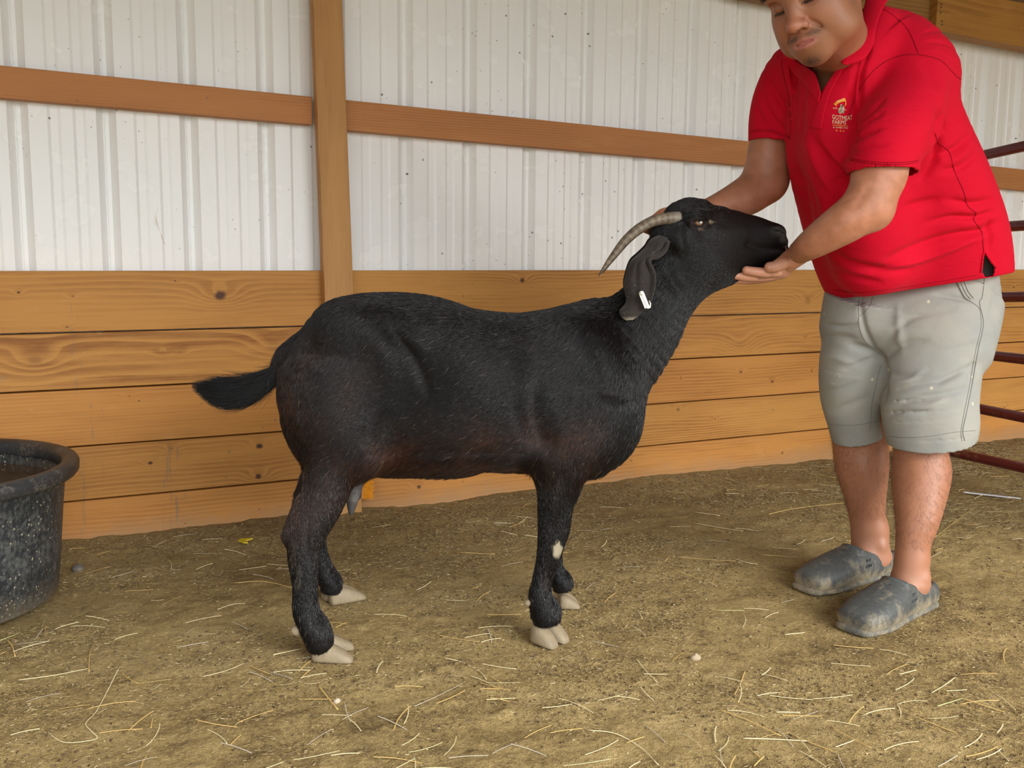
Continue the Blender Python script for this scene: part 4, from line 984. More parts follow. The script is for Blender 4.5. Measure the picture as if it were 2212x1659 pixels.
# legs
sk.loft(lr([(1925, 2110, 800, 1.72, .085), (1934, 2056, 930, 1.728, .062), (1933, 2044, 970, 1.724, .060), (1929, 2052, 1018, 1.712, .064), (1930, 2043, 1067, 1.696, .058), (1936, 2027, 1124, 1.675, .048), (1936, 2006, 1181, 1.668, .038),
            (1934, 1997, 1222, 1.665, .037), (1924, 2004, 1258, 1.662, .040)]), k=.03, n=3, p=2.1, capf=.6)
sk.loft(lr([(1790, 1910, 800, 1.90, .080), (1796, 1918, 915, 1.925, .066), (1800, 1916, 955, 1.93, .060), (1806, 1918, 1010, 1.925, .060), (1824, 1913, 1069, 1.92, .052), (1837, 1911, 1124, 1.915, .042), (1841, 1913, 1172, 1.91, .036),
            (1846, 1922, 1208, 1.905, .037)]), k=.03, n=3, p=2.1, capf=.6)
FN = (onfloor(2001, 1308), onfloor(1836, 1371)); FF_ = (onfloor(1921, 1237), onfloor(1733, 1282))
def foot_frame(F): d = unit(F[1] - F[0]); return F[0], d, np.array([-d[1], d[0], 0]), np.linalg.norm(F[1] - F[0])
for F in (FN, FF_):
    o, d, s_, L = foot_frame(F); q = lambda t, z, l=0: o + d * L * t + np.array([0, 0, z]) + s_ * l
    sk.loft([[*q(.14, .045), .026, .030, *s_], [*q(.30, .055), .030, .032, *s_], [*q(.55, .048), .036, .026, *s_], [*q(.80, .036), .036, .018, *s_]], k=.03, n=3)
    sk.cap(q(.24, .055), q(.22, .13), .030, .033, k=.03)
    for e in (-1, 1): sk.ell(q(.24, .098, e * .032), (.012, .012, .014), k=.015)
print('feet', FN, FF_)
def box_of(pts, pad): P = np.array(pts); return P.min(0) - pad, P.max(0) + pad
parts = []
lo, hi = box_of([hp(a_, b_, c_) for a_ in (-.10, .10) for b_ in (.05, -.20) for c_ in (-.14, .15)] + [at(1772, 215, 1.6), at(1836, 150, 1.75)], .02)
hl, hh = lo, hi; parts.append(sk.mesh(lo, hi, .0026, 1))
lo, hi = box_of([at(1965, 330, 1.47), at(1850, 330, 1.60), at(1900, 470, 1.48), gp(1570, 600, .06), gp(1570, 600, -.10), gp(1715, 540, -.10), gp(1670, 622, .05)], .012); lo[2] -= .02; hi[2] = at(1910, 335, 1.54)[2]
parts.append(sk.mesh(lo, hi, .0027, 1))
lo, hi = box_of([at(1600, 300, 1.90), at(1715, 300, 2.0), gp(1385, 505, .01), gp(1500, 500, .15), at(1700, 440, 1.93)], .02); hi[2] = at(1660, 285, 1.94)[2]; lo[1] = min(lo[1], 1.80); hi[1] = 2.05
parts.append(sk.mesh(lo, hi, .0030, 1))
lo, hi = box_of([at(1790, 900, 1.82), at(2060, 900, 1.62), at(1900, 900, 2.02), FN[0], FN[1], FF_[0], FF_[1]], .05); lo[2] = 0.004; hi[2] = at(1900, 880, 1.8)[2]
parts.append(sk.mesh(lo, hi, .0036, 1))
lo, hi = box_of([at(1830, 140, 1.75), at(1720, 260, 1.70), at(2080, 260, 1.75), at(1990, 640, 2.0), at(1990, 640, 1.65)], .03)
parts.append(sk.mesh(lo, hi, .0080, 1))                            # torso inside the clothes
V = np.concatenate([p[0] for p in parts]); off = np.cumsum([0] + [len(p[0]) for p in parts]); Q = np.concatenate([p[1] + o for p, o in zip(parts, off)])
V = press(V, Q, [([(1812, 440), (1835, 428), (1858, 426)], 5, .0022), ([(1880, 395), (1860, 430), (1845, 452)], 10, .0020), 
                 ([(1612, 395), (1622, 378), (1626, 362)], 5, .002), ([(1850, 470), (1820, 492), (1780, 512)], 9, -.0020),
                 ([(1672, 590), (1664, 600), (1650, 606)], 2.2, .0014), ([(1690, 572), (1686, 590), (1672, 600)], 2.5, .0014),
                 ([(1860, 985), (1868, 1040), (1870, 1090)], 16, -.004), ([(1975, 985), (1985, 1030), (1975, 1070)], 26, -.004)])
N_ = vnormals(V, Q); px, py = proj(V)
C = np.tile(np.array([0.44, 0.182, 0.098]), (len(V), 1)); n1 = fbm(px / 16, py / 16, 3); C *= (.90 + .2 * n1)[:, None]
def tint(mask, col, k=1.0):
    w = np.clip(mask, 0, 1)[:, None] * k; C[:] = C * (1 - w) + np.array(col) * w
hl_ = (V - HE) / HS; a, b, c = hl_ @ HL, hl_ @ HF, hl_ @ HU; inh = (b > -.22) & (np.abs(a) < .11) & (np.abs(c) < .2) & (V[:, 2] > 1.2)
tint(inh * 1.0, (.31, .132, .070), .85)
tint(inh * np.exp(-(a / .022) ** 2 - ((c + .040) / .02) ** 2) * (b > 0), (.52, .20, .13), .6)
tint(inh * np.exp(-((np.abs(a) - .045) / .02) ** 2 - ((c + .04) / .02) ** 2), (.50, .21, .13), .5)
lipw = np.clip(1 - ((a / .029) ** 2 + ((c + .0775 - .0015 * (np.abs(a) < .012)) / .0105) ** 2), 0, 1) * 2.2 * (b > -.012)
tint(inh * np.clip(lipw, 0, 1), (.48, .175, .15), .85)
stub = fbm(px * 1.3, py * 1.3, 8, 2)
must = np.exp(-((np.abs(a) - .024) / .016) ** 2 - ((c + .0635 + .10 * np.maximum(np.abs(a) - .014, 0)) / .0055) ** 2) * (b > -.02)
tint(inh * np.clip(must * (.25 + stub), 0, 1), (.090, .050, .034), .75)
goat_ = np.exp(-(a / .020) ** 2 - ((c + .112) / .011) ** 2) * (b > -.05)
tint(inh * np.clip(goat_ * (.3 + stub), 0, 1), (.060, .035, .025), .75)
tint(inh * np.clip(1 - np.hypot((np.abs(a) - .0085) / .004, (c + .0505) / .0035), 0, 1) * (b > .005), (.05, .02, .015))
tint(inh * np.exp(-((c + .0092) / .0020) ** 2) * (np.abs(np.abs(a) - .033) < .015) * (b > -.006), (.03, .015, .012), .9)
armm = (V[:, 2] < 1.12) & (V[:, 2] > .8); tint(armm * np.clip(n1 * 2 - .7, 0, 1), (.56, .25, .16), .5)
tint(((py > 560) & (px < 1700) & (V[:, 2] > .7)) * 1.0, (.58, .29, .20), .6)
tint((V[:, 2] < .6) * 1.0, (.34, .143, .075), .85); sole_ = V[:, 2] < .30; tint(sole_ * np.clip(fbm(px / 30, py / 30, 12) * 2 - .8, 0, 1), (.38, .17, .095), .5)
tint(np.clip((.17 - V[:, 2]) / .10, 0, 1), (.41, .20, .125), .7)
MSKIN = NT('skin'); ns = MSKIN; cc = ns.attr('Col'); pn = ns.noise(ns.obj, 420.0, 3, .6); pb = ns.noise(ns.obj, 45.0, 4, .6)
ns.set(ns.mix(ns.mul(ns.smooth(pb, .5, .75), .18), cc, (.36, .14, .09)), ns.add(.38, ns.mul(pn, .16)), .45, sss=.12); ns.bump(ns.add(pn, ns.mul(pb, .4)), .28, .0010)
body = mesh_obj('body', V, Q, MSKIN.m, person); colour(body, C)
SKV, SKQ = V, Q

# polo shirt
RED = NT('red_pique'); nr = RED; wv = nr.voro(nr.obj, 900.0); fz = nr.noise(nr.obj, 14.0, 4, .6); crease = nr.noise(nr.vmul(nr.obj, (1, 1, 1.6)), 22.0, 4, .6, .6)
cr_ = nr.mix(nr.mul(nr.smooth(fz, .5, .8), .25), (.57, .003, .022), (.42, .003, .016))
st_ = nr.smooth(nr.noise(nr.obj, 19.0, 5, .7), .70, .76); cr_ = nr.mix(nr.mul(st_, .45), cr_, (.16, .01, .012))
nr.set(cr_, .82, .12, sheen=.08); nr.b.inputs['Sheen Tint'].default_value = (1, .25, .3, 1); nr.b.inputs['Sheen Roughness'].default_value = .4
bn = nr.bump(wv, .18, .0006); b2 = nr.new('ShaderNodeBump'); nr.L(crease, b2.inputs['Height']); b2.inputs['Strength'].default_value = .35; b2.inputs['Distance'].default_value = .006; nr.t.links.new(bn, b2.inputs['Normal']); nr.t.links.new(b2.outputs[0], nr.b.inputs['Normal'])
sh = Body()
SH = [(2000, 642, 176, 1.825, .146), (1980, 590, 191, 1.812, .155), (1958, 520, 200, 1.79, .160), (1925, 420, 197, 1.765, .152), (1893, 325, 188, 1.74, .142), (1874, 240, 176, 1.73, .128), (1856, 172, 150, 1.722, .102), (1846, 128, 100, 1.718, .082)]
sh.loft(cw(SH), k=.04, n=4, p=2.2, capf=.45)
sh.loft(cw([(1915, 120, 62, 1.66, .07), (1964, 150, 70, 1.615, .076), (1966, 215, 80, 1.585, .083), (1950, 262, 82, 1.565, .085), (1922, 305, 79, 1.545, .080), (1910, 340, 75, 1.538, .078), (1908, 374, 74, 1.535, .077)]), k=.045, n=4, p=2.1, capf=.04)
sh.loft(cw([(1745, 140, 45, 1.83, .06), (1700, 160, 46, 1.90, .066), (1680, 205, 50, 1.93, .068), (1669, 255, 50, 1.94, .066), (1664, 306, 47, 1.942, .064)]), k=.04, n=4, p=2.1, capf=.04)
sh.chain(ch([(1888, 84, 1.70, 68), (1948, 104, 1.665, 72), (1985, 154, 1.63, 75)]), k=.05, n=3)
sh.chain(ch([(1902, 58, 1.655, 38), (1886, 105, 1.640, 40), (1860, 150, 1.645, 38)]), k=.03, n=3)
sh.chain(ch([(1815, 190, 1.715, 62), (1812, 260, 1.70, 75), (1828, 360, 1.69, 88), (1862, 470, 1.705, 96), (1885, 560, 1.745, 84)]), k=.06, n=3)
sh.chain(ch([(1790, 118, 1.77, 34), (1745, 150, 1.84, 44)]), k=.05, n=3)
# open sleeve ends and skirt
sh.loft(cw([(1914, 330, 67, 1.540, .069), (1908, 366, 68, 1.535, .071), (1906, 392, 69, 1.533, .072)]), k=.004, mode='s', n=2, p=2.1, capf=.2)
sh.loft(cw([(1667, 280, 40, 1.941, .056), (1664, 306, 42, 1.942, .059), (1663, 318, 43, 1.943, .060)]), k=.004, mode='s', n=2, p=2.1, capf=.2)
pc_, ph = at(1800, 640, 1.70), at(2150, 578, 1.72); hd = unit(ph - pc_); nrm = unit(np.cross(hd, wside(pc_) * 0 + unit([ray(1980, 600)[0], ray(1980, 600)[1], 0])))
nrm = nrm if nrm[2] < 0 else -nrm
sh.plane(at(1965, 616, 1.66) + np.array([0, 0, -.013]), nrm, at(1990, 640, 1.8) - .5, at(1990, 600, 1.8) + .45, k=.004)
lo, hi = box_of([at(1620, 300, 1.9), at(1697, 110, 2.0), at(2180, 560, 1.85), at(2080, 200, 1.6), at(1990, 655, 1.98), at(1900, 380, 1.44), at(1846, 60, 1.72), at(1740, 400, 1.55), at(1780, 600, 1.58), at(1760, 200, 1.56)], .06)
Vs, Qs = sh.mesh(lo, hi, .0034, 1)
folds = [([(1706, 130), (1716, 180), (1713, 240), (1712, 300)], 6, .004), ([(1735, 185), (1728, 240), (1730, 300)], 8, .004), ([(1752, 290), (1790, 345), (1820, 390), (1850, 430)], 11, .006), ([(1738, 300), (1768, 365), (1800, 420)], 9, -.003),
         ([(1765, 300), (1805, 340), (1840, 365)], 8, -.004), ([(1855, 130), (1848, 180), (1842, 230), (1838, 290), (1836, 330)], 9, .010), ([(1878, 105), (1862, 150), (1858, 200), (1855, 240)], 6, .006),
         ([(1868, 120), (1855, 170), (1850, 220)], 5, -.004), ([(1842, 290), (1870, 262), (1905, 245)], 5, .004), ([(1836, 310), (1865, 290), (1900, 278)], 6, .004), ([(1836, 328), (1870, 318), (1915, 312)], 5, .0025), ([(1848, 268), (1880, 240), (1910, 215)], 6, .003),
         ([(2020, 285), (2026, 310), (2018, 350), (1990, 385)], 9, .010), ([(2030, 230), (2035, 270), (2024, 310)], 10, .006), ([(2060, 180), (2050, 230), (2038, 280)], 8, .003), ([(2095, 290), (2070, 320), (2030, 335)], 9, .005),
         ([(2110, 330), (2080, 360), (2035, 370)], 9, .004), ([(2150, 455), (2110, 470), (2060, 470), (2010, 480)], 7, .005), ([(2160, 480), (2120, 500), (2060, 510), (1990, 530), (1920, 560)], 9, .006), ([(2150, 430), (2100, 440), (2050, 432)], 8, .004),
         ([(2120, 510), (2060, 535), (1990, 560), (1900, 590)], 7, -.004), ([(1950, 450), (1990, 440), (2030, 430)], 10, .004), ([(1795, 545), (1830, 570), (1900, 585), (1960, 580)], 10, .005), ([(1795, 580), (1840, 600), (1900, 610)], 7, .003),
         ([(1720, 360), (1745, 420), (1765, 480)], 12, .005), ([(1870, 400), (1850, 440), (1815, 480)], 14, .007), ([(1642, 190), (1660, 240), (1690, 280), (1705, 300)], 6, .003), ([(1655, 160), (1680, 210), (1702, 250)], 6, .0035), ([(1632, 230), (1650, 262), (1680, 290)], 5, .0025),
         ([(1830, 205), (1836, 214), (1822, 300), (1830, 340)], 8, .004), ([(2134, 545), (2140, 510), (2138, 470)], 6, .003), ([(1990, 130), (2010, 160), (2030, 190)], 14, .002), ([(1812, 360), (1800, 420), (1790, 470)], 10, .003)]
folds = [(a_, w_, d_ * (2.6 if abs(d_) < .007 else 1.6)) for a_, w_, d_ in folds]
Vs = press(Vs, Qs, folds)
# the neck opening, the vee below it
sx, sy = proj(Vs); Ns = vnormals(Vs, Qs); tov = CAMPOS - Vs; frontv = (Ns * tov).sum(1) > 0
def inpoly(x, y, poly):
    c = np.zeros(len(x), bool); n = len(poly)
    for i in range(n):
        (x1, y1), (x2, y2) = poly[i], poly[(i + 1) % n]
        with np.errstate(divide='ignore', invalid='ignore'): h = ((y1 > y) != (y2 > y)) & (x < (x2 - x1) * (y - y1) / (y2 - y1 + 1e-12) + x1)
        c ^= h
    return c
VEE = [(1700, 60), (1722, 132), (1752, 160), (1772, 204), (1822, 130), (1868, 60), (1880, -40), (1700, -40)]
cut = inpoly(sx, sy, VEE) & frontv
vent = inpoly(sx, sy, [(2119, 590), (2126, 541), (2152, 580), (2140, 620)]) & frontv
cut |= vent
Qk = Qs[~cut[Qs].all(1)]
used = np.unique(Qk); rm = np.full(len(Vs), -1); rm[used] = np.arange(len(used)); Vk, Qk = Vs[used], rm[Qk]
shirt = mesh_obj('polo_shirt', Vk, Qk, RED.m, person)
md = shirt.modifiers.new('cloth', 'SOLIDIFY'); md.thickness = .0022; md.offset = -1
SB = Surf((Vs, Qs)); ALL = Surf((Vs[:, :], Qk * 0 + 0) if False else (Vk, Qk), (SKV, SKQ))
MSEAM = plain('dark_red_thread', (.22, .004, .010), .8, .1); MRED2 = RED.m
def ribbon(name, inner, outer, lift_in, lift_out, mat, parent, surf, n=7, thick=.003, m=5):
    A, B_ = crom([[*p] for p in inner], n), crom([[*p] for p in outer], n); k = min(len(A), len(B_)); A, B_ = A[:k], B_[:k]; v = []; last = None
    for i in range(k):
        row = []
        for j in range(m + 1):
            t = j / m; x, y = (A[i] * (1 - t) + B_[i] * t)[:2]
            if A.shape[1] == 3:
                bow = 4 * t * (1 - t) * -.006; p = at(x, y, A[i][2] * (1 - t) + B_[i][2] * t + bow); row.append((p, unit(CAMPOS - p), 0)); continue
            p, nn_ = surf.hit(x, y, 0)
            row.append(None if p is None else (p, unit(CAMPOS - p), lift_in * (1 - t) + lift_out * t))
        v.append(row)
    pts = []
    for i, row in enumerate(v):
        for j, e in enumerate(row):
            if e is None:
                cands = [v[a][b_] for a in range(max(0, i - 3), min(k, i + 4)) for b_ in range(m + 1) if v[a][b_] is not None]
                x, y = (A[i] * (1 - j / m) + B_[i] * (j / m))[:2]; d0 = np.median([np.dot(c_[0] - CAMPOS, RCAM[:, 2]) for c_ in cands]) if cands else 2.2
                r_ = ray(x, y); p = CAMPOS + r_ * (d0 / FPX); e = (p, unit(CAMPOS - p), lift_in)
            pts.append(e[0] + e[1] * e[2])
    P = np.array(pts).reshape(k, m + 1, 3)
    dep = (P - CAMPOS) @ RCAM[:, 2]                                  # smooth the depth so the cloth lies in one sheet
    for _ in range(6):
        d2 = dep.copy(); d2[1:-1] = (dep[:-2] + dep[1:-1] + dep[2:]) / 3; d2[:, 1:-1] = (d2[:, :-2] + d2[:, 1:-1] + d2[:, 2:]) / 3; dep = np.minimum(d2, dep)
    P = CAMPOS + (P - CAMPOS) * (dep / ((P - CAMPOS) @ RCAM[:, 2]))[..., None]
    f = [(i * (m + 1) + j, (i + 1) * (m + 1) + j, (i + 1) * (m + 1) + j + 1, i * (m + 1) + j + 1) for i in range(k - 1) for j in range(m)]
    o = mesh_obj(name, P.reshape(-1, 3), f, mat, parent); md = o.modifiers.new('t', 'SOLIDIFY'); md.thickness = thick; md.offset = 0
    o.modifiers.new('s', 'SUBSURF').render_levels = 1; return o
ribbon('collar', [(1876, -40, 1.69), (1866, 15, 1.665), (1850, 60, 1.65), (1826, 100, 1.64), (1818, 120, 1.636), (1816, 134, 1.634)], [(1925, -10, 1.645), (1906, 22, 1.625), (1893, 60, 1.605), (1888, 94, 1.598), (1866, 128, 1.598), (1826, 142, 1.622)], .0, .0, MRED2, shirt, SB)
ribbon('collar', [(1700, 112), (1722, 134), (1744, 146), (1760, 158), (1768, 180), (1773, 202)], [(1690, 118), (1704, 140), (1712, 157), (1734, 178), (1752, 200), (1768, 222)], .012, .008, MRED2, shirt, SB)
ribbon('placket', [(1816, 132), (1800, 160), (1782, 190), (1768, 222), (1758, 250), (1752, 276)], [(1828, 136), (1812, 166), (1796, 196), (1786, 226), (1780, 252), (1776, 280)], .004, .004, MRED2, shirt, SB)
for name, pts in (('seam', [(1832, 255), (1850, 205), (1880, 160), (1915, 132), (1955, 119), (1995, 120), (2030, 130), (2052, 150), (2066, 165), (2076, 172)]),
                  ('seam', [(2020, 288), (2028, 310), (2050, 328), (2062, 370), (2082, 415), (2090, 445), (2108, 460), (2103, 475), (2120, 500), (2124, 540)]),
                  ('seam', [(1752, 276), (1764, 275), (1776, 280)]), ('seam', [(1900, 14), (1935, 38), (1962, 66), (1984, 116)]),
                  ('seam', [(1688, 128), (1692, 160), (1704, 210), (1708, 270), (1706, 300)])):
    seam(name, SB, pts, .0008, MSEAM, shirt)
for dy_ in (0, 4):                                         # ribbed cuffs
    seam('cuff_rib', SB, [(1836, 342 + dy_), (1870, 348 + dy_), (1915, 351 + dy_), (1960, 350 + dy_), (1984 - dy_ * .25, 346 + dy_)], .0006, MSEAM, shirt, .0004, 8)
    seam('cuff_rib', SB, [(1622 - dy_ * .1, 282 + dy_), (1640, 280 + dy_), (1665, 281 + dy_), (1688, 288 + dy_), (1707, 296 + dy_)], .0006, MSEAM, shirt, .0004, 8)
seam('hem_stitch', SB, [(1800, 625), (1835, 631), (1869, 631), (1956, 620), (2010, 611), (2066, 602), (2108, 595)], .0007, MSEAM, shirt)

vs_ = [(2126, 540), (2122, 560), (2119, 588)], [(2126, 540), (2138, 560), (2152, 578)]
for q_ in vs_: seam('vent_edge', SB, q_, .0026, RED.m, shirt, .0004)
# printed emblem
MCREAM = plain('cream_print', (.80, .66, .42), .6); MORNG = plain('orange_print', (.85, .36, .035), .6); MBRN = plain('brown_print', (.10, .06, .035), .6); MTAN = plain('tan_print', (.52, .42, .27), .6)
def decal(name, verts2, faces, mat, lift=.0016):
    out = []
    for (x, y) in verts2:
        p, n_ = SB.hit(x, y, lift)
        if p is None: return None
        out.append(p)
    return mesh_obj(name, out, faces, mat, shirt, smooth=False)
def text_decal(name, body_, ox, oy, w, h, sx_=0.0, sy_=0.0, mat=None, warp=None):
    """text laid on the cloth: origin lower left ox,oy; w,h of the whole word; sy_: drop along the word"""
    cu = bpy.data.curves.new('t', 'FONT'); cu.body = body_; cu.offset = 0; cu.resolution_u = 2; to = bpy.data.objects.new('t', cu); scene.collection.objects.link(to); bpy.context.view_layer.update()
    me = bpy.data.meshes.new_from_object(to.evaluated_get(bpy.context.evaluated_depsgraph_get())); co = np.array([v.co[:] for v in me.vertices]); fs = [tuple(p.vertices) for p in me.polygons]
    bpy.data.objects.remove(to); a, b = co[:, :2].min(0), co[:, :2].max(0); q = (co[:, :2] - a) / (b - a)
    xs = ox + q[:, 0] * w; ys = oy - q[:, 1] * h + q[:, 0] * sy_ + (warp(q[:, 0]) if warp else 0)
    return decal(name, list(zip(xs, ys)), fs, mat)
text_decal('lettering', 'GOTMEAT', 1798, 257, 43, 10, sy_=2.5, mat=MCREAM, warp=lambda t: 2.5 * np.sin(t * 3.1))
text_decal('lettering', 'FARMS', 1799, 268, 28, 8.5, sy_=2.0, mat=MCREAM)
text_decal('lettering', '& LAMBS TOO', 1800, 276.5, 32, 3.0, sy_=2.2, mat=MCREAM)
text_decal('lettering', 'ESTD', 1800, 235.5, 9, 3.0, sy_=.6, mat=MCREAM); text_decal('lettering', 'TM', 1823.5, 239, 3.5, 2.2, mat=MCREAM)
decal('underline', [(1799, 270.2), (1815, 271.4), (1831, 272.6), (1831, 273.6), (1815, 272.6), (1799, 271.2)], [(0, 1, 4, 5), (1, 2, 3, 4)], MORNG)
ban = [(1804, 222), (1809, 218.5), (1816, 215.5), (1822, 213), (1825, 212.5)]; bw = [(1807, 226.5), (1812, 223.5), (1818, 221), (1823, 219.5), (1826.5, 220)]
decal('banner', ban + bw, [(i, i + 1, 6 + i, 5 + i) for i in range(4)], MORNG)
decal('banner', [(1802, 223.5), (1804.5, 224.5), (1809, 228), (1805.5, 230), (1804.5, 227.5), (1801, 226)], [(0, 1, 2, 3, 4, 5)], MORNG)
decal('banner', [(1825, 218), (1827, 222), (1827, 226), (1825, 229), (1823.5, 230), (1825, 224)], [(0, 1, 2, 3, 4, 5)], MORNG)
text_decal('lettering', 'MEAT', 1808.5, 221.5, 11.5, 3.6, sy_=-3.8, mat=MCREAM, warp=None)
def blob(cx, cy, rx, ry, n=14): return [(cx + rx * math.cos(t), cy + ry * math.sin(t)) for t in np.linspace(0, 2 * math.pi, n, endpoint=False)]
decal('goat_figure', blob(1817, 229.5, 2.2, 4), [tuple(range(14))], MTAN); decal('goat_figure', blob(1815, 239.5, 4, 7), [tuple(range(14))], MTAN)
decal('goat_figure', blob(1821, 238, 2.2, 8), [tuple(range(14))], MTAN); decal('goat_figure', blob(1819.6, 229, 1.2, 3), [tuple(range(14))], MBRN, .002)
for a_, b_, c_, d_ in ((1818.3, 234, .7, 7), (1813.5, 241, .7, 3.5), (1816.2, 240, .6, 4.5), (1815.4, 230, .9, 1.6), (1821.6, 241, .6, 4)): decal('goat_figure', blob(a_, b_, c_, d_, 10), [tuple(range(10))], MBRN, .0021)
for cx, cy in ((1807.6, 282.3), (1815.6, 283), (1822, 283.8)):
    pts = [(cx + (2.4 if i % 2 == 0 else 1.0) * math.sin(i * math.pi / 5), cy - (2.4 if i % 2 == 0 else 1.0) * math.cos(i * math.pi / 5)) for i in range(10)]
    decal('star', pts + [(cx, cy)], [(i, (i + 1) % 10, 10) for i in range(10)], MORNG)

# shorts
CAN = NT('faded_canvas'); nc = CAN; w1 = nc.noise(nc.vmul(nc.obj, (1, 1, 1.7)), 15.0, 4, .55, .5); w2 = nc.noise(nc.obj, 700.0, 2); bl = nc.noise(nc.obj, 7.0, 4, .6)
cb = nc.mix(nc.smooth(bl, .35, .7), (.29, .295, .28), (.35, .34, .30)); cb = nc.mix(nc.mul(nc.smooth(nc.noise(nc.vadd(nc.obj, (5, 5, 5)), 9.0, 5, .65), .58, .70), .25), cb, (.30, .28, .22))
sp = nc.smooth(nc.voro(nc.vmul(nc.obj, (1, 1, .8)), 30.0), .13, .09); sg = nc.smooth(nc.noise(nc.obj, 6.0, 2), .52, .60); cb = nc.mix(nc.mul(nc.mul(sp, sg), .75), cb, (.70, .63, .46))
nc.set(cb, .85, .2); bn = nc.bump(w2, .12, .0004); b2 = nc.new('ShaderNodeBump'); nc.L(w1, b2.inputs['Height']); b2.inputs['Strength'].default_value = .35; b2.inputs['Distance'].default_value = .006; nc.t.links.new(bn, b2.inputs['Normal']); nc.t.links.new(b2.outputs[0], nc.b.inputs['Normal'])
so = Body()
so.loft(lr([(1845, 2138, 530, 1.805, .128), (1826, 2142, 590, 1.82, .130), (1808, 2148, 640, 1.825, .128), (1790, 2138, 690, 1.815, .138), (1780, 2124, 735, 1.81, .132)]), k=.04, n=4, p=2.3, capf=.45)
so.loft(lr([(1935, 2142, 640, 1.76, .12), (1915, 2128, 720, 1.74, .122), (1911, 2113, 800, 1.725, .112), (1908, 2106, 870, 1.71, .105), (1913, 2108, 915, 1.704, .100), (1920, 2104, 946, 1.706, .100)]), k=.045, n=4, p=2.2, capf=.03)
so.loft(lr([(1790, 1960, 640, 1.88, .12), (1782, 1935, 720, 1.90, .114), (1772, 1912, 790, 1.915, .103), (1774, 1908, 850, 1.925, .095), (1789, 1909, 905, 1.93, .085), (1798, 1911, 938, 1.932, .080)]), k=.035, n=4, p=2.2, capf=.03)
so.loft(lr([(1932, 2094, 930, 1.706, .086), (1932, 2094, 950, 1.706, .086), (1932, 2094, 992, 1.706, .086)]), k=.003, mode='s', n=2, p=2.2, capf=.2)
so.loft(lr([(1800, 1901, 900, 1.930, .074), (1805, 1904, 938, 1.932, .073), (1806, 1905, 960, 1.932, .073)]), k=.003, mode='s', n=2, p=2.2, capf=.2)
so.plane(at(2010, 600, 1.8) + np.array([0, 0, .085]), (0, 0, 1), at(1990, 600, 1.8) - .4, at(1990, 600, 1.8) + .4)
lo, hi = box_of([at(1760, 780, 1.9), at(2180, 640, 1.85), at(2010, 980, 1.6), at(1850, 950, 2.05), at(1990, 570, 1.8), at(1800, 700, 1.62), at(2150, 700, 1.98)], .05)
Vp, Qp = so.mesh(lo, hi, .0036, 1)
pf_ = [([(1858, 640), (1862, 680), (1872, 720), (1898, 768)], 5, .004), ([(1898, 768), (1905, 800), (1907, 860)], 8, .012), ([(1905, 770), (1870, 755), (1835, 745)], 7, .005), ([(1900, 770), (1860, 785), (1820, 800)], 7, .004), ([(1777, 700), (1820, 706), (1858, 700)], 5, .004), ([(1780, 730), (1820, 728), (1850, 735)], 6, .003),
       ([(1915, 770), (1950, 745), (2000, 735)], 7, .004), ([(1915, 740), (1950, 700), (1990, 680), (2060, 668)], 7, .003), ([(1905, 800), (1945, 812), (2000, 812)], 7, .003), ([(1912, 850), (1960, 835), (2030, 820), (2080, 800)], 7, .0035), ([(1930, 880), (1985, 860), (2050, 850), (2100, 835)], 7, .004),
       ([(1915, 830), (1960, 822), (1995, 800)], 6, -.003), ([(1940, 890), (2000, 880), (2040, 862)], 6, -.003), ([(2100, 790), (2060, 810), (2020, 830)], 6, .003), ([(2110, 780), (2098, 800), (2100, 830)], 7, .005), ([(2020, 636), (2060, 642), (2100, 650)], 5, .004), ([(2165, 600), (2150, 650), (2140, 700)], 9, .004),
       ([(1908, 905), (1950, 888), (2010, 890)], 6, .003), ([(1775, 850), (1810, 842), (1850, 828)], 6, .003), ([(1788, 890), (1820, 880), (1870, 860)], 7, .003), ([(1940, 660), (1942, 720), (1948, 760)], 8, -.003), ([(1770, 770), (1810, 775), (1850, 790)], 8, -.003), ([(1797, 648), (1830, 660), (1856, 655)], 6, .003), ([(2050, 760), (2085, 750), (2120, 742)], 8, .003)]
pf_ = [(a_, w_ * 1.15, d_ * 1.7) for a_, w_, d_ in pf_]
Vp = press(Vp, Qp, pf_)
shorts = mesh_obj('shorts', Vp, Qp, CAN.m, person)
SP = Surf((Vp, Qp)); MTH = plain('grey_thread', (.20, .20, .18), .8); MPK = plain('pocket_edge', (.33, .32, .28), .8)
seam('side_seam', SP, [(2124, 545), (2127, 590), (2122, 640), (2116, 655), (2124, 700), (2112, 760), (2100, 830), (2088, 890), (2080, 930), (2084, 952)], .0011, MTH, shorts, n=10)
seam('side_seam', SP, [(2116, 655), (2119, 705), (2107, 760), (2095, 830), (2083, 890), (2076, 930), (2078, 953)], .0007, MTH, shorts, n=10)
ribbon('pocket', [(2056, 578), (2068, 612), (2082, 640), (2094, 650)], [(2074, 574), (2084, 602), (2096, 630), (2106, 642)], .003, .0035, MPK, shorts, SP, thick=.002)
seam('pocket_stitch', SP, [(2062, 576), (2072, 606), (2084, 634), (2096, 647)], .0007, MTH, shorts, .005); seam('pocket_stitch', SP, [(2069, 575), (2079, 604), (2090, 632), (2101, 645)], .0007, MTH, shorts, .005)
seam('pocket_seam', SP, [(2094, 650), (2112, 662), (2118, 672)], .001, MTH, shorts); seam('fly_seam', SP, [(1856, 640), (1855, 662), (1856, 682), (1866, 676), (1880, 660), (1886, 642)], .0009, MTH, shorts, n=8)
seam('fly_seam', SP, [(1855, 684), (1856, 705), (1868, 735), (1890, 756), (1905, 768)], .0009, MTH, shorts, n=8); seam('inner_seam', SP, [(1902, 790), (1893, 830), (1884, 870), (1880, 915), (1879, 930)], .0009, MTH, shorts, n=8)
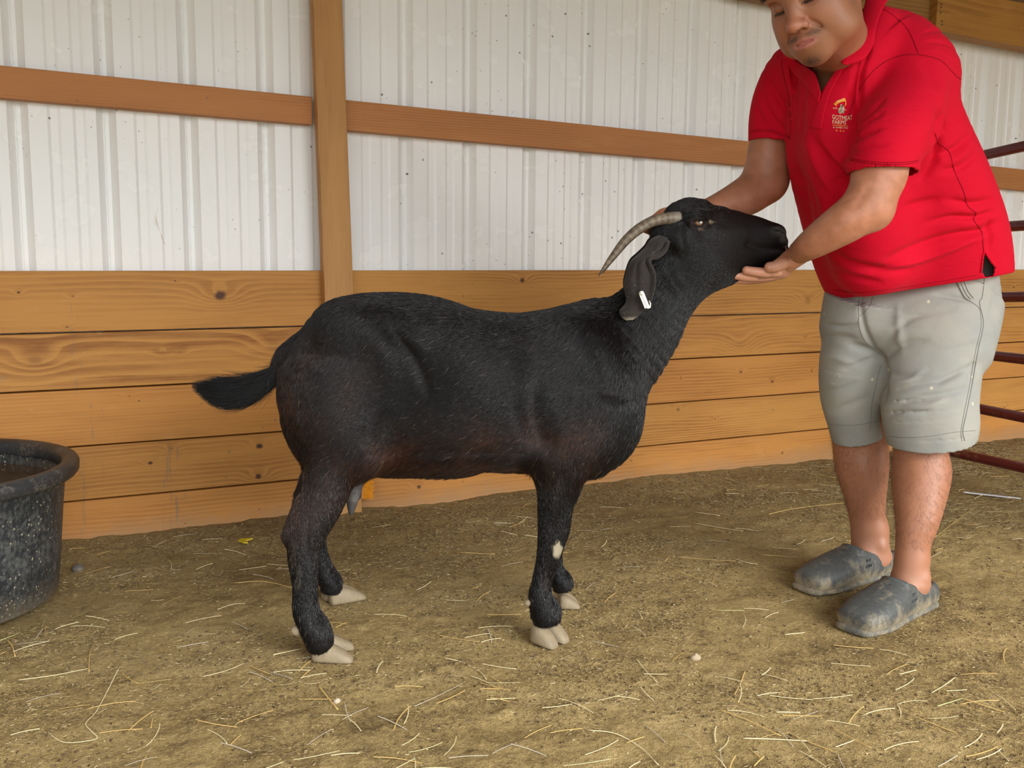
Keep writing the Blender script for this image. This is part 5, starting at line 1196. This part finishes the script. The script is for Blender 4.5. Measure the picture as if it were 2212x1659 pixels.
seam('hem_stitch', SP, [(1918, 943), (1960, 945), (2010, 942), (2060, 934), (2106, 930)], .0008, MTH, shorts, n=10); seam('hem_stitch', SP, [(1791, 916), (1830, 919), (1870, 915), (1908, 907)], .0008, MTH, shorts, n=8)

# clogs
CLG = NT('grey_rubber'); nk = CLG; zz = nk.xyz(nk.obj)[2]; dn = nk.noise(nk.vmul(nk.obj, (1, 1, .5)), 26.0, 6, .7); dn2 = nk.noise(nk.obj, 120.0, 5, .65)
fd = nk.add(nk.mul(nk.smooth(zz, .060, .0), .30), nk.add(nk.mul(dn, .8), nk.mul(dn2, .25)))
nk.set(nk.mix(nk.smooth(fd, .52, .80), nk.mix(dn2, (.045, .050, .050), (.095, .100, .098)), (.30, .25, .165)), nk.add(.42, nk.mul(dn, .25)), .4); nk.bump(nk.add(dn2, dn), .3, .0015)
MSOLE = dusty('dusty_sole', (.10, .10, .09), (.32, .26, .16), .8, .7, 30)
def clog(F, far):
    o, d, s_, L = foot_frame(F); q = lambda t, z, l=0: o + d * L * t + np.array([0, 0, z]) + s_ * l
    c = Body(); A = [d, s_, np.array([0, 0, 1.0])]
    rows = [(0.04, .038, .036, .034), (.15, .042, .040, .042), (.32, .046, .044, .047), (.45, .050, .048, .052), (.56, .048, .053, .048), (.68, .042, .059, .042), (.80, .036, .059, .036), (.92, .030, .051, .030)]
    c.loft([[*q(t, z), w, h, *s_] for (t, z, w, h) in rows], k=.01, n=4, p=2.35, capf=.75)
    c.ell(q(.20, .098), (.30 * L, .0365, .043), A, k=.006, mode='s'); c.ell(q(.26, .062), (.18 * L, .030, .034), A, k=.01, mode='s')
    c.chain([[*q(.46, .094, -.030), .004], [*q(.50, .102, 0), .0045], [*q(.46, .094, .030), .004]], k=.01, n=4)
    c.chain([[*q(t, z, l), .0016] for t, z, l in ((.36, .082, -.044), (.52, .084, -.036), (.58, .094, 0), (.52, .084, .036), (.36, .082, .044))], k=.004, mode='s', n=5)
    for l in (-.018, 0, .018): c.chain([[*q(.62, .089 - abs(l) * .35, l), .0022], [*q(.80, .069 - abs(l) * .35, l * .9), .0022]], k=.006, mode='u' if l == 0 else 's')
    for i in range(5): c.chain([[*q(.62 + .05 * i, .081 - .0075 * i, -.034), .0012], [*q(.64 + .05 * i, .086 - .0075 * i, 0), .0016], [*q(.61 + .05 * i, .081 - .0075 * i, .034), .0012]], k=.005, mode='s', n=3)
    for sg_ in (-1, 1):
        for i in range(7):
            t = .44 + .022 * (i % 4) + .01 * (i // 4); c.cap(q(t - .05, .056 + .016 * (i // 4), sg_ * .075), q(t - .05, .054 + .016 * (i // 4), sg_ * .040), .0034, k=.001, mode='s')
    c.plane(q(.5, .004), (0, 0, -1), o - .45, o + .45)
    lo, hi = box_of([q(-.08, 0), q(1.12, .12), q(.5, .1, .07), q(.5, 0, -.07)], .02); v, f = c.mesh(lo, hi, .0026, 1)
    ob = mesh_obj('clog', v, f, CLG.m, person)
    b = Body(); b.loft([[*q(t, .010), w - .002, .011, *s_] for (t, z, w, h) in rows], k=.006, n=4, p=3.0, capf=2.6); b.plane(q(.5, .0025), (0, 0, -1), o - .45, o + .45)
    v, f = b.mesh(lo, hi, .0030, 1); mesh_obj('sole', v, f, MSOLE, ob); return ob, c
clog(FN, False); clog(FF_, True)

# hair
MHAIR = NT('black_hair').set((.008, .006, .005), .35, .5)
rng = np.random.default_rng(4)
hb = Body(); hb.ell(hp(0, -.098, .058), (.087 * HS, .104 * HS, .098 * HS), HA); hb.ell(hp(0, -.135, -.005), (.080 * HS, .07 * HS, .07 * HS), HA, k=.02)
hb.plane(hp(0, -.020, .05), HF + HU * -.25, hp(0, 0, 0) - .3, hp(0, 0, 0) + .3, k=.02); hb.plane(hp(0, -.10, -.055), -HU, hp(0, 0, 0) - .3, hp(0, 0, 0) + .3, k=.02)
lo, hi = box_of([hp(-.12, .03, .18), hp(.12, -.25, .18), hp(0, -.25, -.10), hp(0, 0, -.1)], .02); v, f = hb.mesh(lo, hi, .005, 1); mesh_obj('hair', v, f, MHAIR, person)
SK = Surf((SKV, SKQ))
def face_hairs(name, fn, count, L, rad, seed):
    r = np.random.default_rng(seed); out = []
    while len(out) < count:
        l, u, dl, du = fn(r); o = hp(l, .08, u); h = SK.b.ray_cast(Vector(o), Vector(-HF))
        if h[0] is None: continue
        p = np.array(h[0]); n_ = np.array(h[1]); dd = unit(HL * dl + HU * du + n_ * .45); Lh = L * r.uniform(.6, 1.2); out.append([p, p + dd * Lh * .5, p + dd * Lh - HU * Lh * .1])
    hair_obj(name, np.array(out), np.linspace(1, .3, 3) * rad, MHAIR, person)
face_hairs('eyebrow', lambda r: (lambda l: (l, .0215 + .010 * math.sin((l - .012) / .045 * 3) * .5 + r.normal(0, .0022), .8, .25))(r.uniform(.012, .054)), 260, .009, .00030, 1)
face_hairs('eyebrow', lambda r: (lambda l: (-l, .0215 + .010 * math.sin((l - .012) / .045 * 3) * .5 + r.normal(0, .0022), -.8, .25))(r.uniform(.012, .054)), 260, .009, .00030, 2)
face_hairs('moustache', lambda r: (lambda l, s: (l * s, -.0625 - .10 * max(l - .014, 0) + r.normal(0, .0028), s * .5, -.8))(r.uniform(.008, .038), r.choice([-1, 1])), 150, .0032, .00014, 3)
face_hairs('goatee', lambda r: (r.normal(0, .011), -.113 + r.normal(0, .006), r.normal(0, .2), -.9), 150, .0045, .00014, 4)
face_hairs('eyelashes', lambda r: (lambda l, s: (l * s, -.0098 + abs(l - .033) * .12, s * .1, -.9))(r.uniform(.021, .045), r.choice([-1, 1])), 160, .005, .00022, 5)
# fine dark hair on the shins
def shin(P, n): z = P[:, 2]; return ((z > .17) & (z < .50)) * 1.0
r5 = np.random.default_rng(12); o4 = off[3]; Pq, Nq = scatter(parts[3][0], parts[3][1], 5200, r5, shin)
D = np.tile(np.array([.1, -.1, -.9]), (len(Pq), 1)) + r5.normal(0, .45, (len(Pq), 3)); D -= Nq * (D * Nq).sum(1, keepdims=True); D /= np.linalg.norm(D, axis=1, keepdims=True); Lh = r5.uniform(.007, .018, len(Pq))[:, None]
hair_obj('leg_hair', np.stack([Pq, Pq + (D + Nq * .5) * Lh * .5, Pq + (D + Nq * .45) * Lh], 1), np.array([1, .8, .3]) * .00012, MHAIR, person)
# ---------------------------------------------------------------- water tub in the corner
TC = np.array([-.22, 2.70, .022]); TR, TB, TH = .357, .296, .335
tub = thing('water_tub', tuple(TC), 'big round black rubber tub of murky water standing against the boards', 'tub')
TUB = NT('scuffed_black_rubber'); nt = TUB; a = nt.noise(nt.vmul(nt.obj, (1, 1, .6)), 22.0, 6, .72); b = nt.noise(nt.obj, 90.0, 5, .7); zt = nt.xyz(nt.obj)[2]
sc = nt.noise(nt.vmul(nt.obj, (3, 3, .35)), 60.0, 4, .7)
f = nt.smooth(nt.add(nt.mul(a, .34), nt.add(nt.mul(b, .50), nt.mul(sc, .24))), .47, .66)
col = nt.mix(nt.mul(f, .62), (.020, .024, .028), (.125, .125, .11)); sp = nt.smooth(nt.voro(nt.obj, 75.0), .22, .12); sg = nt.smooth(nt.noise(nt.obj, 12.0, 2), .42, .55)
col = nt.mix(nt.mul(nt.mul(sp, sg), .8), col, (.42, .37, .26)); col = nt.mix(nt.mul(nt.smooth(nt.add(zt, nt.mul(nt.sub(a, .5), .15)), .07, -.02), .5), col, (.26, .20, .12))
nt.set(col, nt.add(.38, nt.mul(f, .35)), .45); nt.bump(nt.add(a, b), .35, .002)
def taper(z): return TB + (TR - .030 - TB) * (z / TH)
g = G(); g.lathe(TC, [(0.0, .0), (TB - .01, .0), (TB, .008), (taper(.10), .10), (taper(.11) + .002, .11), (taper(.115), .115), (taper(.22), .22), (taper(.28) + .001, .28), (taper(.283) + .004, .285), (taper(TH) + .004, TH - .012), (taper(TH) - .004, TH - .010),
                      (taper(.2) - .008, .2), (taper(.02) - .008, .02), (0, .02)], 96); g.build('basin', TUB.m, tub)
g = G(); g.lathe(TC, [(taper(TH) - .010, TH - .036), (taper(TH) + .004, TH - .040), (TR - .006, TH - .036), (TR, TH - .028), (TR + .001, TH - .010), (TR - .004, TH - .001), (TR - .012, TH + .002), (taper(TH) + .004, TH + .001), (taper(TH) - .006, TH - .004), (taper(TH) - .011, TH - .012)], 96, closed=True)
g.build('rim', dusty('scuffed_rim', (.030, .031, .033), (.17, .145, .11), .6, .42, 18, .45, .2), tub)
WAT = NT('murky_water'); WAT.set((.085, .050, .022), .03, .8); WAT.bump(WAT.noise(WAT.obj, 9.0, 2), .03, .002)
g = G(); zw = TH - .060; g.lathe(TC, [(0, zw), (taper(zw) - .009, zw), (taper(zw) - .009, zw - .01), (0, zw - .01)], 72)
wt = g.build('water', WAT.m, smooth=False, origin=tuple(TC + [0, 0, zw])); tag(wt, 'still brown water filling the black tub', 'water')

# ---------------------------------------------------------------- tubular gate behind the man
gate = thing('farm_gate', (3.31, 2.45, 0), 'dark red tubular steel gate standing open behind the man', 'gate')
MAR = NT('maroon_paint'); nm = MAR; d1 = nm.noise(nm.obj, 14.0, 6, .7); lowz = nm.smooth(nm.xyz(nm.obj)[2], .35, .05)
nm.set(nm.mix(nm.mul(nm.smooth(d1, .5, .72), nm.add(.12, nm.mul(lowz, .7))), (.125, .008, .016), (.34, .24, .15)), .28, .5); nm.bump(d1, .08, .002)
P0 = onfloor(2212, 1011, .10); dg = unit([.15, .985, 0]); ng = np.array([dg[1], -dg[0], 0])
def ongate(px, py): r = ray(px, py); return CAMP + r * (np.dot(P0 - CAMP, ng) / np.dot(r, ng))
ends = []
for (a, b) in (((2122, 336), (2212, 316)), ((2168, 490), (2212, 487)), ((2165, 642), (2212, 641)), ((2140, 768), (2212, 776)), ((2110, 882), (2212, 902)), ((2045, 974), (2212, 1011))):
    A, B = ongate(*a), ongate(*b); d = (B - A) / (B - A)[1]; d[2] *= .6
    far, near = A + d * (2.86 - A[1]), B + d * (1.15 - B[1]); ends.append((far, near))
    g = G(); g.tube([far, A, B, near], .0195, 20); g.build('rail', MAR.m, gate)
for k in (0, 1):
    top, bot = ends[0][k], ends[-1][k]; g = G(); up = top.copy(); g.tube([bot, (bot + top) / 2, up], .0195, 20); g.build('upright', MAR.m, gate)
mid = [e[0] * .25 + e[1] * .75 for e in ends]; g = G(); g.tube([mid[0] + [.02, 0, 0], mid[-1] + [.02, 0, 0]], .012, 12); g.build('brace', MAR.m, gate)
for k in (0, 1):
    b = ends[-1][k]; g = G(); g.tube([b, [b[0], b[1], .0]], .017, 16); g.build('foot', MAR.m, gate)

# ---------------------------------------------------------------- scratching brush low on the post
bp = at(786, 1060, Y_POST + .01)
br = thing('scratching_brush', tuple(bp), 'bright orange bristle brush fixed low on the post behind the udder', 'brush')
MOR = NT('orange_bristle').set((.86, .36, .012), .45, .4)
za, zb_ = at(790, 1080, 3.05)[2], at(790, 1000, 3.05)[2]; xr = px_at(bp[2], 1)
g = G(); g.box((xr, Y_POST + .004, za), (xr + .010, Y_POST + .036, zb_)); g.build('back', plain('brush_back', (.62, .22, .02), .5), br, smooth=False, bevel=.002)
rb = np.random.default_rng(9); n = 900; rt = np.stack([np.full(n, xr + .009), rb.uniform(Y_POST + .005, Y_POST + .035, n), rb.uniform(za, zb_, n)], 1); dd = np.tile([1.0, 0, 0], (n, 1)) + rb.normal(0, .16, (n, 3))
hair_obj('bristles', np.stack([rt, rt + dd * .015, rt + dd * .030], 1), np.array([1, 1, .8]) * .0007, MOR, br)

# ---------------------------------------------------------------- litter on the floor
def fz(x, y): return float(floor_z(np.array([x]), np.array([y]))[0])
def floorpt(px, py, lift=.003):
    p = onfloor(px, py, 0.0)
    for _ in range(4): p = onfloor(px, py, fz(p[0], p[1]))
    p[2] += lift; return p
stk = [floorpt(x, y, .006) for x, y in ((2080, 1067), (2140, 1073), (2205, 1081))]
st = thing('plastic_strip', tuple(stk[1]), 'white plastic strip with dark marks lying on the dirt beside the gate', 'strip')
g = G(); ax = unit(stk[2] - stk[0]); sd = np.array([-ax[1], ax[0], 0]); k = 24
vv = []
for i in range(k + 1):
    p = stk[0] * (1 - i / k) + stk[2] * (i / k); w = .0075 * (min(1, (i + .4) * .7)) * (1 if i < 20 else .6)
    vv += [p - sd * w, p + sd * w, p + sd * w + [0, 0, .003], p - sd * w + [0, 0, .003]]
ff = [q for i in range(k) for q in ((4 * i, 4 * i + 1, 4 * i + 5, 4 * i + 4), (4 * i + 1, 4 * i + 2, 4 * i + 6, 4 * i + 5), (4 * i + 2, 4 * i + 3, 4 * i + 7, 4 * i + 6), (4 * i + 3, 4 * i, 4 * i + 4, 4 * i + 7))] + [(0, 3, 2, 1), (4 * k, 4 * k + 1, 4 * k + 2, 4 * k + 3)]
g.add(vv, ff); g.build('strip', plain('white_strip', (.80, .82, .86), .4), st, smooth=False)
g = G()
for i in range(3, 18): p = stk[0] * (1 - i / 22) + stk[2] * (i / 22) + [0, 0, .0035]; q = sd * .004; r_ = ax * .0016; g.add([p - q - r_, p + q - r_, p + q + r_, p - q + r_], [(0, 1, 2, 3)])
g.build('print', plain('grey_print', (.25, .25, .28), .6), st, smooth=False)
def scrap(name, pts, label, cat, col, th=.003):
    P = [floorpt(x, y, .006) for x, y in pts]; n = len(P); g = G(); g.add([p for p in P] + [p + np.array([0, 0, th]) for p in P], [tuple(range(n))[::-1], tuple(range(n, 2 * n))] + [(i, (i + 1) % n, n + (i + 1) % n, n + i) for i in range(n)])
    o = g.build(name, plain(name, col, .5), smooth=False, origin=tuple(P[0])); tag(o, label, cat); return o
scrap('yellow_scrap', [(514, 1173), (522, 1169), (546, 1169), (530, 1174), (536, 1178), (526, 1178)], 'bright yellow scrap on the dirt at the foot of the board wall', 'scrap', (.72, .58, .02))
def stone(px, py, r, label, col, seed, sq=.7):
    p = floorpt(px, py, 0); b = Body(); rr = np.random.default_rng(seed)
    b.ell(p + [0, 0, r * .35], (r, r * .85, r * sq), k=.004)
    for _ in range(5): b.ell(p + rr.normal(0, .45, 3) * r + [0, 0, r * .4], r * rr.uniform(.35, .6), k=r * .4)
    v, f = b.mesh(p - r * 2.2, p + r * 2.2, r / 7, 1); o = mesh_obj('stone', v, f, dusty('stone', col, (.34, .28, .20), .6, .8, 60, .3, .6), origin=tuple(p)); tag(o, label, 'stone')
stone(168, 1232, .015, 'dark lump of stone on the dirt beside the black tub', (.10, .09, .085), 1)
stone(728, 1518, .008, 'small pale chip of stone in the foreground dirt below the rear hoof', (.55, .45, .33), 2)
stone(1505, 1424, .010, 'small tan pebble half sunk in the foreground dirt', (.42, .33, .22), 4)

STRAW = [plain('straw_pale', (.72, .62, .36), .55), plain('straw_gold', (.62, .42, .15), .55), plain('straw_green', (.52, .52, .22), .55), plain('straw_grey', (.50, .44, .34), .6)]
def stalk(pts, r, mat, label=None, group=None, lift=.004, free=False):
    P = [p if free else floorpt(*p[:2], lift + (p[2] if len(p) > 2 else 0)) for p in pts]; C = crom(P, 4) if len(P) > 2 else np.array([P[0] + (P[1] - P[0]) * t for t in np.linspace(0, 1, 5)])
    g = G(); g.tube(C, [r * (1 - .35 * i / (len(C) - 1)) for i in range(len(C))], 6, flat=.6); o = g.build('hay_stalk', mat, origin=tuple(C[len(C) // 2])); tag(o, label, 'hay stalk', group); return o
S0, S1, S2, S3 = STRAW
for pts, r, m, lab in (
    ([(40, 1473), (120, 1462), (190, 1448)], .0016, S0, 'thick straight pale green hay stem in the near corner below the tub'),
    ([(262, 1441, .004), (225, 1510), (205, 1545), (185, 1567), (197, 1583), (210, 1599), (175, 1607), (140, 1608), (118, 1598), (103, 1583)], .0012, S0, 'longest hay stem, bent twice into a hook shape in the foreground'),
    ([(197, 1402), (193, 1425), (192, 1455)], .0012, S1, 'short curved golden hay stem crossing the thick pale green one'),
    ([(0, 1387), (45, 1370)], .0015, S2, 'pale hay stem cut by the frame edge just below the tub'),
    ([(15, 1385), (27, 1400), (33, 1422)], .0022, S1, 'stubby curled hay leaf hanging off the stem below the tub'),
    ([(590, 1418), (655, 1404)], .0019, S0, 'bright thick straw sticking out behind the near rear hoof'),
    ([(686, 1482), (706, 1508), (730, 1537)], .0021, S1, 'flat golden straw pointing at the pale chip of stone'),
    ([(437, 1466), (490, 1452), (526, 1437)], .0012, S0, 'thin gently curved hay stem in front of the rear hoof'),
    ([(506, 1262), (570, 1259), (632, 1273)], .0016, S1, 'tan straw lying level beside the near hind pastern'),
    ([(470, 1320), (500, 1309), (530, 1306)], .0013, S0, 'short pale straw between the tub and the hind legs'),
    ([(1547, 1534), (1620, 1562), (1687, 1594)], .0015, S1, 'long straight golden stalk slanting down in the foreground dirt'),
    ([(1605, 1599), (1670, 1601), (1742, 1605)], .0019, S0, 'thick pale stalk lying level just below the long golden one'),
    ([(1268, 1581), (1330, 1589), (1385, 1620), (1422, 1657)], .0015, S0, 'pale bowed stalk curving out of the bottom of the picture'),
    ([(1372, 1424), (1395, 1453), (1420, 1478)], .0014, S0, 'straight pale stalk slanting alone in front of the fore hooves'),
    ([(1609, 1452), (1600, 1478), (1587, 1504)], .0014, S1, 'golden stalk standing up out of a dark tangle of dung'),
    ([(1675, 1542), (1728, 1543)], .0019, S0, 'short whitish straw beside the end of the long golden stalk'),
    ([(1795, 1575), (1835, 1596), (1882, 1620)], .0013, S1, 'thin golden stalk slanting below the near clog'),
    ([(2063, 1467), (2035, 1487), (2012, 1500)], .0016, S0, 'pale straw leaning on the dark litter below the clogs'),
    ([(2025, 1529), (2055, 1520), (2080, 1512)], .0017, S2, 'greenish straw lying under the pale leaning one'),
    ([(1463, 1206), (1520, 1211), (1588, 1215)], .0013, S1, 'long level stalk on the dirt between the goat and the clogs'),
    ([(1583, 1208), (1610, 1217), (1636, 1222)], .0019, S0, 'bright stubby straw at the end of the long level stalk'),
    ([(1645, 1201), (1725, 1207)], .0015, S1, 'golden straw lying level just short of the far clog'),
    ([(1497, 1108), (1555, 1116)], .0021, S0, 'pale flat straw on the dirt in line with the goat\'s knee'),
    ([(1498, 1132), (1560, 1143), (1605, 1150)], .0015, S0, 'tan straw lying below the pale flat one'),
    ([(1660, 1113), (1710, 1102), (1770, 1094), (1830, 1088)], .0017, S1, 'bowed golden stalk ending at the far shin'),
    ([(1450, 1230), (1500, 1250), (1525, 1256)], .0013, S1, 'thin stalk crossing a tangle in the middle of the dirt'),
    ([(1548, 1322), (1608, 1322)], .0014, S2, 'short greenish straw lying level left of the near clog'),
    ([(1695, 1374), (1738, 1370)], .0020, S0, 'flat bright straw next to the toe of the near clog'),
    ([(1130, 1158), (1165, 1163)], .0022, S0, 'cream straw just behind the knee of the foreleg'),
    ([(985, 1196), (1070, 1200)], .0015, S1, 'level straw on the dirt beneath the belly'),
    ([(945, 1375), (985, 1383), (1035, 1390)], .0013, S1, 'thin straw on the dirt between fore and hind hooves'),
    ([(895, 1530), (950, 1505), (1000, 1480)], .0011, S3, 'grey hair-thin stem slanting in the foreground below the belly'),
    ([(2010, 1170), (2075, 1120), (2110, 1095)], .0011, S1, 'thin stem slanting up toward the white strip')):
    stalk(pts, r, m, lab)
a, b = gp(1697, 531, -.040), gp(1696, 582, -.060)
m_ = stalk([a, (a + b) / 2 + [0, -.006, 0], b], .0006, S0, 'single fine hay stem hanging from the goat\'s lips', free=True)

# several hundred lesser stalks lie about singly; beyond them only chaff that nobody could count
rs = np.random.default_rng(21); protos = []
for i in range(12):
    L = rs.uniform(.035, .085); bend = rs.normal(0, .05); pts = [[L * (t - .5), bend * L * (t - .5) ** 2 * 3, .0008 * math.sin(t * 3)] for t in np.linspace(0, 1, 6)]; g = G(); g.tube(pts, [rs.uniform(.0007, .0014)] * 6, 5, flat=.6)
    me = bpy.data.meshes.new('hay_stalk'); me.from_pydata([tuple(p) for p in g.v], [], g.f); me.update(); me.materials.append(STRAW[(0, 1, 0, 3, 1, 0)[i % 6]]); protos.append(me)
cnt = 0
while cnt < 260:
    px_, py_ = rs.uniform(-30, 2240), rs.uniform(1010, 1665)
    if rs.random() > .35 + .65 * vnoise(np.array([px_ / 160.]), np.array([py_ / 70.]), 5)[0] * 1.3: continue
    p = floorpt(px_, py_, .0035)
    if p[1] > 3.04 or p[1] < .8 or any(np.hypot(p[0] - a, p[1] - b) < r + .02 for a, b, r in FLAT): continue
    o = bpy.data.objects.new('hay_stalk', protos[cnt % 12]); o.location = p; o.rotation_euler = (rs.normal(0, .06), rs.normal(0, .06), rs.choice([.45, 1.5, 0, 2.6]) + rs.normal(0, .5)); link(o)
    tag(o, 'short thin stalk of dry hay scattered on the trodden dirt floor', 'hay stalk', 'short hay stalks strewn over the dirt'); cnt += 1
def litter(name, n, Lr, rad, seed, cols, label, dens=1.0, curl=.25, box=(-1.6, 4.6, .95, 3.07), zl=.0012, clump=0):
    r = np.random.default_rng(seed); x = r.uniform(box[0], box[1], n * 3); y = r.uniform(box[2], box[3], n * 3)
    dn = vnoise(x * 3.1, y * 4.2, 91) * .6 + vnoise(x * 9, y * 12, 92) * .5 + (clump * (np.clip((y - 2.6) / .4, 0, 1) * .25))
    keep = r.random(n * 3) < np.clip((dn - .32) * 2.4, .06, 1); x, y = x[keep][:n], y[keep][:n]; n = len(x)
    th = r.choice([.35, .35, 1.2, 2.7], n) + r.normal(0, .6, n); L = r.uniform(*Lr, n); k = 4; P = np.zeros((n, k, 3)); cb = r.normal(0, curl, n)
    for j in range(k):
        t = j / (k - 1) - .5; P[:, j, 0] = x + np.cos(th + cb * t * 2) * L * t; P[:, j, 1] = y + np.sin(th + cb * t * 2) * L * t
    z = floor_z(P[:, :, 0].ravel(), P[:, :, 1].ravel()).reshape(n, k); z = np.maximum(z, z.mean(1, keepdims=True)) + zl + r.uniform(0, .0018, (n, 1)) + r.normal(0, .0004, (n, k)); P[:, :, 2] = z
    m = NT(name + '_tones'); h = m.new('ShaderNodeHairInfo'); m.set(m.ramp(h.outputs['Random'], cols), .7, .2)
    o = hair_obj(name, P, r.uniform(.5, 1.2, (n, 1)) * rad, m.m); tag(o, label, 'hay litter', kind='stuff'); return o
litter('hay_chaff', 90000, (.0025, .010), .00055, 31, [(0, (.26, .18, .085)), (.35, (.44, .33, .155)), (.7, (.16, .11, .055)), (.9, (.40, .30, .14)), (1, (.70, .60, .36))], 'fine golden hay chaff strewn all over the trodden dirt', curl=.12)
litter('hay_fibre', 9000, (.012, .042), .00042, 32, [(0, (.20, .14, .07)), (.5, (.38, .28, .135)), (.8, (.13, .09, .05)), (1, (.60, .50, .29))], 'thin matted hay fibres lying in drifts on the dirt', curl=.35, zl=.0016, clump=1)
litter('dung_crumbs', 26000, (.004, .011), .0016, 33, [(0, (.075, .050, .028)), (.6, (.15, .105, .055)), (1, (.24, .17, .09))], 'dark crumbs of dung and soil in patches on the floor', curl=.4, zl=-.0004, clump=1)
litter('hay_drift', 5200, (.02, .09), .00060, 34, [(0, (.22, .16, .075)), (.5, (.42, .32, .155)), (.85, (.30, .22, .11)), (1, (.62, .52, .30))], 'matted hay lying thick around the gate', curl=.18, box=(2.6, 6.2, 1.6, 3.07), zl=.004)
